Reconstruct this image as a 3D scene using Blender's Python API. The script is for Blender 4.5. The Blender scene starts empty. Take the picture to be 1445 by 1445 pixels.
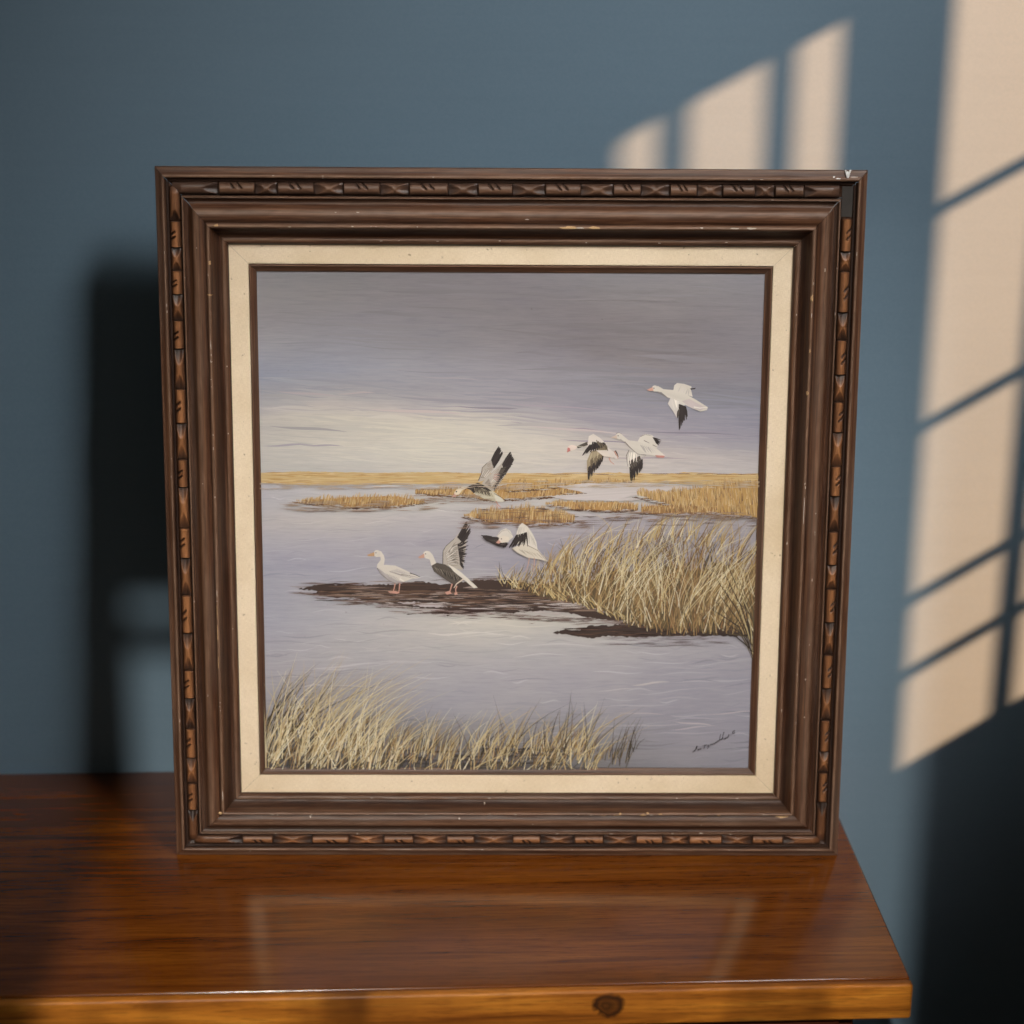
import bpy, math, random
import numpy as np
from mathutils import Matrix, Vector

R = random.Random(7)
NR = np.random.RandomState(11)
scene = bpy.context.scene
col = scene.collection

# ------------------------------------------------------------------ camera, light, exposure
PSI, LEAN = 0.03921, 0.09858          # turn of the frame to the wall, backward lean of the frame
WALL_Y, TAB_X, TAB_Y = 0.26673, 0.44964, -0.31487
CAM = (-0.12487238, -2.36032751, 1.25983076)
PITCH, YAW, ROLL = 0.32407, 0.01448 + PSI, -0.00807
cam_d = bpy.data.cameras.new('camera')
cam = bpy.data.objects.new('camera', cam_d)
col.objects.link(cam)
fwd = Vector((math.sin(YAW) * math.cos(PITCH), math.cos(YAW) * math.cos(PITCH), -math.sin(PITCH)))
right = Vector((math.cos(YAW), -math.sin(YAW), 0))
down = fwd.cross(right)
r2 = right * math.cos(ROLL) + down * math.sin(ROLL)
d2 = -right * math.sin(ROLL) + down * math.cos(ROLL)
m3 = Matrix((r2, -d2, -fwd)).transposed()
cam.matrix_world = Matrix.Translation(CAM) @ m3.to_4x4()
cam_d.sensor_width = 36
cam_d.lens = 36 * 2900 / 1445
cam_d.clip_start, cam_d.clip_end = 0.05, 60
cam_d.dof.use_dof = True
cam_d.dof.focus_distance = 2.50
cam_d.dof.aperture_fstop = 2.2
scene.camera = cam

world = bpy.data.worlds.new('World')
scene.world = world
world.use_nodes = True
bg = world.node_tree.nodes['Background']
bg.inputs[0].default_value = (1.0, 0.88, 0.72, 1)
bg.inputs[1].default_value = 0.07

def aim(o, target):
    o.rotation_euler = (Vector(target) - o.location).to_track_quat('-Z', 'Y').to_euler()

def lamp(name, kind, loc, target, energy, color):
    l = bpy.data.lights.new(name, kind)
    l.energy, l.color = energy, color
    o = bpy.data.objects.new(name, l)
    col.objects.link(o)
    o.location = loc
    aim(o, target)
    return l

# low sun through the side windows (a far, small, warm spot lamp)
SUN = Vector((9.71, -5.26, 5.94))
s = lamp('low_sun_lamp', 'SPOT', SUN, (0.5, 0.2, 0.5), 39500, (1.0, 0.47, 0.225))
s.spot_size, s.spot_blend, s.shadow_soft_size = math.radians(22), 0.1, 0.07
# soft daylight from the upper right in front of the picture
k = lamp('daylight_key_lamp', 'AREA', (1.50, -1.95, 2.95), (0.26, 0.20, 0.72), 7.8, (1.0, 0.98, 0.95))
k.shape, k.size, k.size_y = 'RECTANGLE', 1.1, 1.0
k.spread = math.radians(39)
# weaker, small warm lamp from the front left
FILL = Vector((-0.92, -6.0, 4.2))
f = lamp('front_fill_lamp', 'SPOT', FILL, (-0.07, -0.15, 0.05), 1430, (1.0, 0.94, 0.84))
f.spot_size, f.spot_blend, f.shadow_soft_size = math.radians(18), 1.0, 0.035

scene.view_settings.view_transform = 'Standard'
scene.view_settings.look = 'None'
scene.view_settings.exposure = 0
scene.view_settings.gamma = 1
scene.render.engine = 'CYCLES'
scene.cycles.use_denoising = True
scene.cycles.max_bounces = 6
scene.cycles.sample_clamp_indirect = 4

# ------------------------------------------------------------------ helpers
def lin(c):
    return tuple(((v / 255) / 12.92 if v / 255 <= 0.04045 else ((v / 255 + 0.055) / 1.055) ** 2.4) for v in c)

def tag(o, label=None, cat=None, group=None, kind=None):
    for key, v in (('label', label), ('category', cat), ('group', group), ('kind', kind)):
        if v:
            o[key] = v
    return o

def empty(name, loc=(0, 0, 0), rot=(0, 0, 0)):
    o = bpy.data.objects.new(name, None)
    col.objects.link(o)
    o.location, o.rotation_euler = loc, rot
    o.empty_display_size = 0.05
    return o

def link(name, me, mat=None, parent=None):
    o = bpy.data.objects.new(name, me)
    col.objects.link(o)
    if mat and not me.materials:
        me.materials.append(mat)
    if parent:
        o.parent = parent
    return o

def mesh(name, verts, faces, smooth=None):
    me = bpy.data.meshes.new(name)
    me.from_pydata([tuple(map(float, v)) for v in verts], [], faces)
    me.update()
    if smooth is not None:
        me.polygons.foreach_set('use_smooth', [True] * len(me.polygons))
        me.set_sharp_from_angle(angle=math.radians(smooth))
    return me

def attr_f(me, name, vals):
    a = me.attributes.new(name, 'FLOAT', 'POINT')
    a.data.foreach_set('value', np.asarray(vals, np.float32))

def attr_c(me, name, cols):
    a = me.color_attributes.new(name, 'FLOAT_COLOR', 'POINT')
    c = np.ones((len(cols), 4), np.float32)
    c[:, :3] = cols
    a.data.foreach_set('color', c.ravel())

def set_uv(me, uv):
    lay = me.uv_layers.new(name='UVMap')
    li = np.empty(len(me.loops), np.int32)
    me.loops.foreach_get('vertex_index', li)
    lay.data.foreach_set('uv', np.asarray(uv, np.float32)[li].ravel())

def box_geo(x0, x1, y0, y1, z0, z1):
    v = [(x, y, z) for x in (x0, x1) for y in (y0, y1) for z in (z0, z1)]
    fc = [(0, 1, 3, 2), (4, 6, 7, 5), (0, 4, 5, 1), (2, 3, 7, 6), (0, 2, 6, 4), (1, 5, 7, 3)]
    return v, fc

def box(name, x0, x1, y0, y1, z0, z1, mat, parent=None, bevel=0.0):
    import bmesh
    v, fc = box_geo(x0, x1, y0, y1, z0, z1)
    me = mesh(name, v, fc)
    if bevel:
        bm = bmesh.new()
        bm.from_mesh(me)
        bmesh.ops.bevel(bm, geom=list(bm.edges), offset=bevel, segments=4, profile=0.5, affect='EDGES')
        bm.to_mesh(me)
        bm.free()
        me.polygons.foreach_set('use_smooth', [True] * len(me.polygons))
        me.set_sharp_from_angle(angle=math.radians(40))
    return link(name, me, mat, parent)

class NT:
    """small helper round a material's node tree"""
    def __init__(self, name, rough=0.5, spec=0.5):
        self.m = bpy.data.materials.new(name)
        self.m.use_nodes = True
        self.t = self.m.node_tree
        self.b = self.t.nodes['Principled BSDF']
        self.b.inputs['Roughness'].default_value = rough
        self.b.inputs['Specular IOR Level'].default_value = spec
    def n(self, typ, **kw):
        nd = self.t.nodes.new(typ)
        for a, v in kw.items():
            setattr(nd, a, v)
        return nd
    def l(self, a, b):
        self.t.links.new(a, b)
    def coord(self, out, scale=(1, 1, 1), loc=(0, 0, 0)):
        c = self.n('ShaderNodeTexCoord')
        mp = self.n('ShaderNodeMapping')
        mp.inputs['Scale'].default_value = scale
        mp.inputs['Location'].default_value = loc
        self.l(c.outputs[out], mp.inputs['Vector'])
        return mp.outputs[0]
    def noise(self, vec, scale=1, detail=4, rough=0.55, dist=0.0):
        nz = self.n('ShaderNodeTexNoise')
        nz.inputs['Scale'].default_value = scale
        nz.inputs['Detail'].default_value = detail
        nz.inputs['Roughness'].default_value = rough
        nz.inputs['Distortion'].default_value = dist
        if vec is not None:
            self.l(vec, nz.inputs['Vector'])
        return nz.outputs['Fac']
    def ramp(self, fac, stops):
        r = self.n('ShaderNodeValToRGB')
        e = r.color_ramp.elements
        while len(e) < len(stops):
            e.new(0.5)
        for el, (p, c) in zip(e, stops):
            el.position = p
            el.color = (*c, 1) if not isinstance(c, (int, float)) else (c, c, c, 1)
        self.l(fac, r.inputs[0])
        return r.outputs[0]
    def mix(self, fac, a, b, mode='MIX'):
        mx = self.n('ShaderNodeMix', data_type='RGBA', blend_type=mode)
        for sock, v in ((mx.inputs[0], fac), (mx.inputs[6], a), (mx.inputs[7], b)):
            if isinstance(v, (int, float)):
                sock.default_value = v
            elif isinstance(v, tuple):
                sock.default_value = (*v, 1)
            else:
                self.l(v, sock)
        return mx.outputs[2]
    def math(self, op, a, b=0.0, clamp=False):
        mt = self.n('ShaderNodeMath', operation=op, use_clamp=clamp)
        for sock, v in zip(mt.inputs, (a, b)):
            if isinstance(v, (int, float)):
                sock.default_value = v
            else:
                self.l(v, sock)
        return mt.outputs[0]
    def attr(self, name, out='Fac'):
        a = self.n('ShaderNodeAttribute', attribute_name=name)
        return a.outputs[out]
    def color(self, v):
        if isinstance(v, tuple):
            self.b.inputs['Base Color'].default_value = (*v, 1)
        else:
            self.l(v, self.b.inputs['Base Color'])
    def bump(self, h, strength=0.3, dist=0.001):
        bp = self.n('ShaderNodeBump')
        bp.inputs['Strength'].default_value = strength
        bp.inputs['Distance'].default_value = dist
        self.l(h, bp.inputs['Height'])
        self.l(bp.outputs[0], self.b.inputs['Normal'])

# ------------------------------------------------------------------ materials
def mat_wall():
    t = NT('blue_wall_paint', 0.85, 0.2)
    o = t.coord('Object')
    big = t.noise(o, 1.6, 3)
    fine = t.noise(o, 260, 3)
    c = t.ramp(big, [(0.3, (0.150, 0.228, 0.300)), (0.7, (0.166, 0.248, 0.322))])
    t.color(t.mix(0.03, c, t.ramp(fine, [(0.3, 0.02), (0.7, 0.4)])))
    streak = t.noise(t.coord('Object', (5, 1, 90)), 1.0, 4, 0.6)
    t.color(t.mix(1.0, t.mix(0.03, c, t.ramp(fine, [(0.3, 0.02), (0.7, 0.4)])), t.ramp(streak, [(0.3, 0.985), (0.7, 1.015)]), 'MULTIPLY'))
    roll = t.noise(t.coord('Object', (7, 1, 60)), 1.0, 4, 0.6)
    t.bump(t.mix(0.6, fine, roll), 0.16, 0.0008)
    return t.m

def mat_table(name, dark, mid, light, knots=(), rough=0.22, edge=False):
    t = NT(name, rough, 0.5)
    o = t.coord('Object', (1.0, 9.0, 9.0))
    warp = t.noise(o, 2.2, 3, 0.5)
    o2 = t.coord('Object', (2.6, 48.0, 48.0))
    add = t.n('ShaderNodeVectorMath', operation='ADD')
    t.l(o2, add.inputs[0])
    t.l(warp, add.inputs[1])
    g = t.noise(add.outputs[0], 1.3, 5, 0.55, 1.1)
    o3 = t.coord('Object', (26.0, 460.0, 460.0))
    pore = t.noise(o3, 1.0, 3, 0.7)
    c = t.ramp(g, [(0.25, dark), (0.5, mid), (0.78, light)])
    c = t.mix(t.ramp(pore, [(0.36, 0.42), (0.50, 0.0)]), c, tuple(v * 0.35 for v in dark))
    blot = t.noise(t.coord('Object', (3.0, 8.0, 8.0)), 1.0, 2)
    c = t.mix(t.ramp(blot, [(0.35, 0.45), (0.6, 0.0)]), c, dark)
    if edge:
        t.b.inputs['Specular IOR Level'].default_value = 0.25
        shade_bands = t.noise(t.coord('Object', (6.5, 2.0, 2.0)), 1.0, 3, 0.5)  # dark bands in the wood colour stand in for shadow gaps
        c = t.mix(t.ramp(shade_bands, [(0.36, 0.8), (0.52, 0.0)]), c, tuple(v * 0.45 for v in dark))
    for (kx, ky, kz, kr) in knots:
        d = t.n('ShaderNodeVectorMath', operation='DISTANCE')
        sc = t.coord('Object', (0.8, 1.0, 1.0))
        wob = t.n('ShaderNodeVectorMath', operation='ADD')
        t.l(sc, wob.inputs[0])
        nz = t.noise(t.coord('Object'), 60, 2)
        t.l(t.math('MULTIPLY', t.math('SUBTRACT', nz, 0.5), 0.012), wob.inputs[1])
        t.l(wob.outputs[0], d.inputs[0])
        d.inputs[1].default_value = (kx * 0.8, ky, kz)
        ring = t.math('DIVIDE', d.outputs['Value'], kr)
        c = t.mix(t.ramp(ring, [(0.0, 0.45), (0.3, 0.62), (0.45, 0.9), (0.62, 0.72), (0.8, 0.97), (0.9, 0.6), (1.0, 0.0)]), c, (0.022, 0.006, 0.003))
    t.color(c)
    t.b.inputs['IOR'].default_value = 1.58
    rr = t.ramp(blot, [(0.35, rough + 0.05), (0.65, rough - 0.02)])
    t.l(rr, t.b.inputs['Roughness'])
    t.bump(t.mix(0.35, g, pore), 0.05, 0.0005)
    return t.m

def mat_frame():
    t = NT('antiqued_brown_wood', 0.42, 0.26)
    uv = t.coord('UV', (3.5, 190.0, 1.0))
    g = t.noise(uv, 1.6, 7, 0.72, 0.3)
    fine = t.noise(t.coord('UV', (14.0, 900.0, 1.0)), 1.0, 3, 0.7)
    patch = t.noise(t.coord('UV', (5.0, 30.0, 1.0), (3, 7, 0)), 1.0, 4)
    c = t.ramp(g, [(0.30, (0.020, 0.008, 0.004)), (0.48, (0.078, 0.031, 0.015)), (0.70, (0.210, 0.095, 0.046))])
    c = t.mix(t.ramp(fine, [(0.35, 0.55), (0.6, 0.0)]), c, (0.030, 0.014, 0.010))
    grey = t.mix(t.ramp(patch, [(0.45, 0.0), (0.72, 0.45)]), c, (0.120, 0.086, 0.068))
    w = t.attr('wear_shade')
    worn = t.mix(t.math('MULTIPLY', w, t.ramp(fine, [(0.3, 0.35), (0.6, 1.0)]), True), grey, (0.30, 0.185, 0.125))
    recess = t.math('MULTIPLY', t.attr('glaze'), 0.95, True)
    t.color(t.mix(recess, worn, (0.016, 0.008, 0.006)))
    t.l(t.ramp(g, [(0.3, 0.34), (0.7, 0.5)]), t.b.inputs['Roughness'])
    t.bump(t.mix(0.5, g, fine), 0.25, 0.0005)
    return t.m

def mat_bead(name, dark, mid, light):
    t = NT(name, 0.4, 0.35)
    oi = t.n('ShaderNodeObjectInfo')
    uv = t.coord('UV', (60.0, 900.0, 1.0))
    sh = t.n('ShaderNodeVectorMath', operation='ADD')
    t.l(uv, sh.inputs[0])
    t.l(oi.outputs['Random'], sh.inputs[1])
    g = t.noise(sh.outputs[0], 1.0, 4, 0.65, 0.3)
    w = t.attr('wear_shade')
    f = t.math('ADD', t.math('MULTIPLY', w, 0.8), t.math('MULTIPLY', t.math('SUBTRACT', g, 0.5), 0.75))
    f = t.math('ADD', f, t.math('MULTIPLY', t.math('SUBTRACT', oi.outputs['Random'], 0.5), 0.22))
    t.color(t.ramp(f, [(0.05, dark), (0.42, mid), (0.85, light)]))
    t.bump(g, 0.25, 0.0004)
    return t.m

def mat_linen():
    t = NT('cream_linen', 0.9, 0.1)
    wv1 = t.noise(t.coord('Object', (1600, 1, 220)), 1.0, 2)
    wv2 = t.noise(t.coord('Object', (220, 1, 1600)), 1.0, 2)
    weave = t.mix(0.5, wv1, wv2)
    stain = t.noise(t.coord('Object', (6, 6, 6)), 1.0, 5, 0.65)
    spot = t.noise(t.coord('Object', (150, 150, 150)), 1.0, 2)
    c = t.ramp(weave, [(0.32, (0.70, 0.56, 0.40)), (0.62, (0.86, 0.715, 0.535))])
    c = t.mix(t.ramp(stain, [(0.42, 0.0), (0.75, 0.55)]), c, (0.55, 0.40, 0.22))
    c = t.mix(t.ramp(spot, [(0.70, 0.0), (0.77, 0.65)]), c, (0.20, 0.12, 0.06))
    t.color(c)
    t.bump(weave, 0.35, 0.0006)
    return t.m

def mat_paint(name, streak=True):
    t = NT(name, 0.5, 0.22)
    c = t.mix(1.0, t.attr('paint', 'Color'), (0.88, 0.88, 0.88), 'MULTIPLY')
    if streak:
        n1 = t.noise(t.coord('Object', (14, 1, 260)), 1.0, 5, 0.65, 0.4)
        n2 = t.noise(t.coord('Object', (45, 1, 900)), 1.0, 3, 0.6)
        n3 = t.noise(t.coord('Object', (9, 1, 20)), 1.0, 4, 0.6)
        v = t.mix(0.5, n1, n2)
        c = t.mix(1.0, c, t.ramp(v, [(0.25, (0.80, 0.80, 0.82)), (0.5, (1.0, 1.0, 1.0)), (0.75, (1.14, 1.12, 1.10))]), 'MULTIPLY')
        c = t.mix(1.0, c, t.ramp(n3, [(0.3, (0.95, 0.95, 0.98)), (0.7, (1.05, 1.04, 1.02))]), 'MULTIPLY')
        speck = t.noise(t.coord('Object', (130, 1, 130)), 1.0, 1)
        c = t.mix(t.ramp(speck, [(0.76, 0.0), (0.82, 0.35)]), c, (0.10, 0.08, 0.07))
        t.bump(v, 0.12, 0.0006)
    t.color(c)
    return t.m

def mat_plain(name, color, rough=0.6, spec=0.3, var=0.15, sc=40):
    t = NT(name, rough, spec)
    n = t.noise(t.coord('Object'), sc, 3)
    t.color(t.ramp(n, [(0.3, tuple(v * (1 - var) for v in color)), (0.7, tuple(v * (1 + var) for v in color))]))
    return t.m

M_WALL = mat_wall()
M_TOP = mat_table('polished_brown_wood', (0.062, 0.014, 0.002), (0.150, 0.040, 0.004), (0.220, 0.068, 0.007), rough=0.15)
M_EDGE = mat_table('sun_tinted_edge_wood', (0.17, 0.046, 0.006), (0.52, 0.180, 0.020), (0.74, 0.31, 0.042),  # lighter gold stands in for sun patches along the front edge
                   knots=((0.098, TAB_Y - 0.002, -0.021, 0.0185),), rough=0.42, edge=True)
M_BODY = mat_table('red_brown_cabinet_wood', (0.05, 0.012, 0.006), (0.09, 0.022, 0.009), (0.13, 0.036, 0.013))
M_FRAME = mat_frame()
M_BEAD = mat_bead('worn_orange_bead_wood', (0.026, 0.013, 0.009), (0.115, 0.048, 0.022), (0.33, 0.140, 0.055))
M_BEADTOP = mat_bead('dull_brown_bead_wood', (0.042, 0.024, 0.018), (0.078, 0.040, 0.025), (0.165, 0.086, 0.050))
M_LINEN = mat_linen()
M_CANVAS = mat_paint('painted_canvas')
M_PAINT = mat_paint('brush_paint', False)
M_GAP = mat_plain('dark_bare_recess', (0.050, 0.044, 0.040), 0.8, 0.1)
M_DARK = mat_plain('raw_backing_board', (0.05, 0.035, 0.025), 0.8)
M_CHIP = mat_plain('bare_chipped_wood', (0.50, 0.32, 0.17), 0.8, 0.1, 0.3, 900)
M_CHIPW = mat_plain('pale_chipped_gesso', (0.50, 0.42, 0.36), 0.8, 0.1, 0.25, 900)
M_WHITE = mat_plain('white_thread_fibre', (0.80, 0.79, 0.77), 0.8, 0.1)
M_ROOM = mat_plain('room_plaster', (0.25, 0.24, 0.23), 0.9, 0.1)
M_FLOOR = mat_plain('dark_floor_boards', (0.06, 0.04, 0.03), 0.6)

# ------------------------------------------------------------------ the room: back wall, floor, window wall
o = box('wall', -2.6, 1.6, WALL_Y, WALL_Y + 0.12, -0.86, 2.3, M_WALL)
tag(o, kind='structure')
o = box('floor', -2.6, 1.6, -2.6, WALL_Y, -0.90, -0.86, M_FLOOR)
tag(o, kind='structure')

XW = 1.6                                             # inner face of the side wall with two windows
def win_y(xw, z=0.5):                                # where the sun's ray to wall position xw crosses the side wall
    t = (XW - xw) / (SUN.x - xw)
    return WALL_Y + t * (SUN.y - WALL_Y)
def win_z(xw, zw):
    t = (XW - xw) / (SUN.x - xw)
    return zw + t * (SUN.z - zw)
ya, yb = win_y(0.142), win_y(0.428)
yc, yd = win_y(0.563), win_y(0.93)
head = win_z(0.30, 0.959)
sill = win_z(0.64, 0.030)
T = 0.008
wv, wf = [], []
def add_box(*a):
    v, fc = box_geo(*a)
    n = len(wv)
    wv.extend(v)
    wf.extend([tuple(i + n for i in q) for q in fc])
add_box(XW, XW + T, -4.5, ya, -0.86, 2.9)
add_box(XW, XW + T, yb, yc, -0.86, 2.9)
add_box(XW, XW + T, yd, WALL_Y + 0.12, -0.86, 2.9)
for y0, y1 in ((ya, yb), (yc, yd)):
    add_box(XW, XW + T, y0, y1, head, 2.9)
    add_box(XW, XW + T, y0, y1, -0.86, sill)
ww = link('window_wall', mesh('window_wall', wv, wf), M_ROOM)
tag(ww, kind='structure')
def bar(y0, y1, z0, z1):
    b = box('window_bar', XW + 0.001, XW + 0.006, y0, y1, z0, z1, M_WHITE, ww)
    return b
for xw in (0.214, 0.350):
    y = win_y(xw)
    bar(y - 0.0088, y + 0.0088, sill, head)
y = win_y(0.706)
bar(y - 0.0075, y + 0.0075, sill, head)
for xw, zw in ((0.618, 0.816), (0.634, 0.533), (0.635, 0.285), (0.639, 0.176)):
    z = win_z(xw, zw)
    bar(yc, yd, z - 0.0072, z + 0.0072)

# unseen gobo panels added to shape the fill lamp's pool and left patch
YF = -2.75
def fr(x, y, z):
    t = (YF - y) / (FILL.y - y)
    return x + t * (FILL.x - x), z + t * (FILL.z - z)
xl, _ = fr(-0.505, WALL_Y, 0.1)
xm, _ = fr(-0.432, 0.03, 0.4)
_, zp = fr(-0.47, WALL_Y, 0.255)
_, zb = fr(-0.47, WALL_Y, 0.191)
xr_, _ = fr(0.485, -0.25, 0.0)
wv, wf = [], []
add_box(-2.6, xl, YF, YF + 0.02, 0.9, 3.1)
add_box(xl, xm, YF, YF + 0.02, zp, 3.1)
add_box(xl, xm, YF + 0.004, YF + 0.014, zb - 0.011, zb + 0.011)
def add_plate(pts, y0, y1):
    n = len(wv)
    m = len(pts)
    wv.extend([(x, y0, z) for x, z in pts] + [(x, y1, z) for x, z in pts])
    wf.append(tuple(n + i for i in range(m)))
    wf.append(tuple(n + m + i for i in reversed(range(m))))
    for i in range(m):
        j = (i + 1) % m
        wf.append((n + i, n + m + i, n + m + j, n + j))
_, ztop = fr(0.0, WALL_Y, 0.79)
add_box(xm, xr_, YF, YF + 0.02, ztop, 3.3)
add_box(xr_, 1.6, YF, YF + 0.02, 0.9, 3.3)
fw = link('fill_gobo', mesh('fill_gobo', wv, wf), M_ROOM)
tag(fw, kind='structure')
wv, wf = [], []
add_plate([(1.55, 1.46), (1.02, 1.40), (0.87, 1.10), (0.83, 0.85), (0.83, -0.86), (1.55, -0.86)], -0.78, -0.75)
tag(link('key_flag', mesh('key_flag', wv, wf), M_ROOM), kind='structure')  # unseen flag added to keep the key lamp off the lower right wall

# ------------------------------------------------------------------ the table
table = empty('wooden_cabinet', (0, 0, 0))
tag(table, 'polished reddish brown wooden cabinet top with sun-tinted front edge and dark knot, under the picture', 'cabinet')
LX = -0.95
box('tabletop', LX, TAB_X, TAB_Y + 0.004, WALL_Y - 0.002, -0.046, 0.0, M_TOP, table, 0.0035)
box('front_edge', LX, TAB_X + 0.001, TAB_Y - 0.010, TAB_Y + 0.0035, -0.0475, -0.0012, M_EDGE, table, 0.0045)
box('body', LX + 0.03, TAB_X - 0.055, TAB_Y + 0.035, WALL_Y - 0.004, -0.855, -0.0465, M_BODY, table, 0.003)
for i in range(2):
    x1 = TAB_X - 0.075 - i * 0.56
    dr = box('drawer_front', x1 - 0.54, x1, TAB_Y + 0.018, TAB_Y + 0.0345, -0.235, -0.060, M_BODY, table, 0.004)
    kb = box('knob', x1 - 0.285, x1 - 0.255, TAB_Y - 0.006, TAB_Y + 0.0175, -0.16, -0.13, M_BODY, dr, 0.007)

# ------------------------------------------------------------------ the framed picture
W, H = 0.85, 0.87288
LC, LW, LH, IW, IH = 0.42967, 0.6824, 0.69969, 0.63547, 0.65298
CW, CH = 0.6170, 0.6345                             # sight size of the canvas
WS = (W - LW) / 2
WT = H - (LC + LH / 2)
WB = LC - LH / 2
pic = empty('framed_painting', (0, 0, 0), (-LEAN, 0, -PSI))
tag(pic, 'painting of flying geese over a marsh in a carved brown wooden frame on the cabinet', 'painting')

DREF = 0.016
PROFILE = [(0.045, -0.024), (0.012, -0.004), (0.0, 0.009), (0.0, 0.0135), (0.008, 0.0158), (0.03, 0.0168), (0.06, 0.0172), (0.085, 0.0182),
           (0.10, 0.0196), (0.115, 0.0200), (0.135, 0.0194), (0.150, 0.0168), (0.158, 0.0150), (0.185, 0.0146), (0.192, 0.0126), (0.205, 0.0120),
           (0.340, 0.0120), (0.352, 0.0112), (0.362, 0.0115), (0.367, 0.0170), (0.376, 0.0182), (0.392, 0.0182), (0.401, 0.0170), (0.406, 0.0150),
           (0.43, 0.0136), (0.46, 0.0136), (0.485, 0.0150), (0.500, 0.0175), (0.520, 0.0205), (0.550, 0.0226), (0.590, 0.0236),
           (0.63, 0.0236), (0.665, 0.0226), (0.690, 0.0212), (0.703, 0.0206), (0.712, 0.0220), (0.728, 0.0240), (0.745, 0.0246), (0.762, 0.0240),
           (0.776, 0.0222), (0.784, 0.0196), (0.800, 0.0160), (0.83, 0.0115), (0.86, 0.0084), (0.885, 0.0068), (0.900, 0.0062), (0.910, 0.0074),
           (0.930, 0.0080), (0.955, 0.0074), (0.975, 0.0060), (0.990, 0.0040), (1.0, 0.0020), (1.0, -0.008)]
PS = np.array([p[0] for p in PROFILE])
PH = np.array([p[1] for p in PROFILE])
arc = np.concatenate([[0], np.cumsum(np.hypot(np.diff(PS) * WS, np.diff(PH)))])
def bumpf(s, c, w):
    return np.exp(-((s - c) / w) ** 2)
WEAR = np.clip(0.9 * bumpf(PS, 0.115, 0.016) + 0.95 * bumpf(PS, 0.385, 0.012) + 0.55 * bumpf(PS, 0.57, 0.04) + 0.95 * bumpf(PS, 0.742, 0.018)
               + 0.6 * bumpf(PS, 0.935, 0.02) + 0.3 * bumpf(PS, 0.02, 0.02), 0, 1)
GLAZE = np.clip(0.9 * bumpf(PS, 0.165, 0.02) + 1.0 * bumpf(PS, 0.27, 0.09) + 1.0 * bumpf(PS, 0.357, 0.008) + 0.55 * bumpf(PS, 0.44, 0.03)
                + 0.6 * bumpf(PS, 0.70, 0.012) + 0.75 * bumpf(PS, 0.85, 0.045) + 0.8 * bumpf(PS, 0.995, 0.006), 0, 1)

def rail_pt(side, sfr, tau, h):
    if side in ('top', 'bottom'):
        u = -W / 2 + sfr * WS + tau * (W - 2 * sfr * WS)
        w = H - sfr * WT if side == 'top' else sfr * WB
    else:
        w = sfr * WB + tau * (H - sfr * (WB + WT))
        u = -W / 2 + sfr * WS if side == 'left' else W / 2 - sfr * WS
    return (u, DREF - h, w)

def profile_h(s):
    return float(np.interp(s, PS[3:-1], PH[3:-1]))

NSEG = 72
rails = {}
for si, side in enumerate(('top', 'left', 'right', 'bottom')):
    vs, wear_shade, glaze, uv = [], [], [], []
    e = 0.00035 / W
    ph = R.uniform(0, 9)
    for i in range(NSEG + 1):
        tau = e + (1 - 2 * e) * i / NSEG
        for j in range(len(PS)):
            wob = 0.00022 * math.sin(tau * 23 + ph + j * 0.35) + 0.00015 * math.sin(tau * 61 + j * 0.9 + ph)
            hh = PH[j] + (wob if 3 < j < len(PS) - 2 else 0)
            vs.append(rail_pt(side, PS[j], tau, hh))
            dent = R.random()
            wear_shade.append(min(1, WEAR[j] * (0.65 + 0.5 * R.random())))
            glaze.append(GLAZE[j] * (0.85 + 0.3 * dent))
            uv.append((tau * W + si * 3.1, arc[j]))
    n = len(PS)
    fs = []
    for i in range(NSEG):
        for j in range(n - 1):
            a, b, c2, d3 = i * n + j, i * n + j + 1, (i + 1) * n + j + 1, (i + 1) * n + j
            fs.append((a, b, c2, d3) if side in ('left', 'top') else (a, d3, c2, b))
    if side == 'left':
        fs = [tuple(reversed(q)) for q in fs]
    if side == 'right':
        fs = [tuple(reversed(q)) for q in fs]
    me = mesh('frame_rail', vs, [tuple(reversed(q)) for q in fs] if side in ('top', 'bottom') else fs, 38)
    attr_f(me, 'wear_shade', wear_shade)
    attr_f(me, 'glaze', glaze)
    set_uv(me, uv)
    rails[side] = link('frame_rail', me, M_FRAME, pic)

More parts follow.
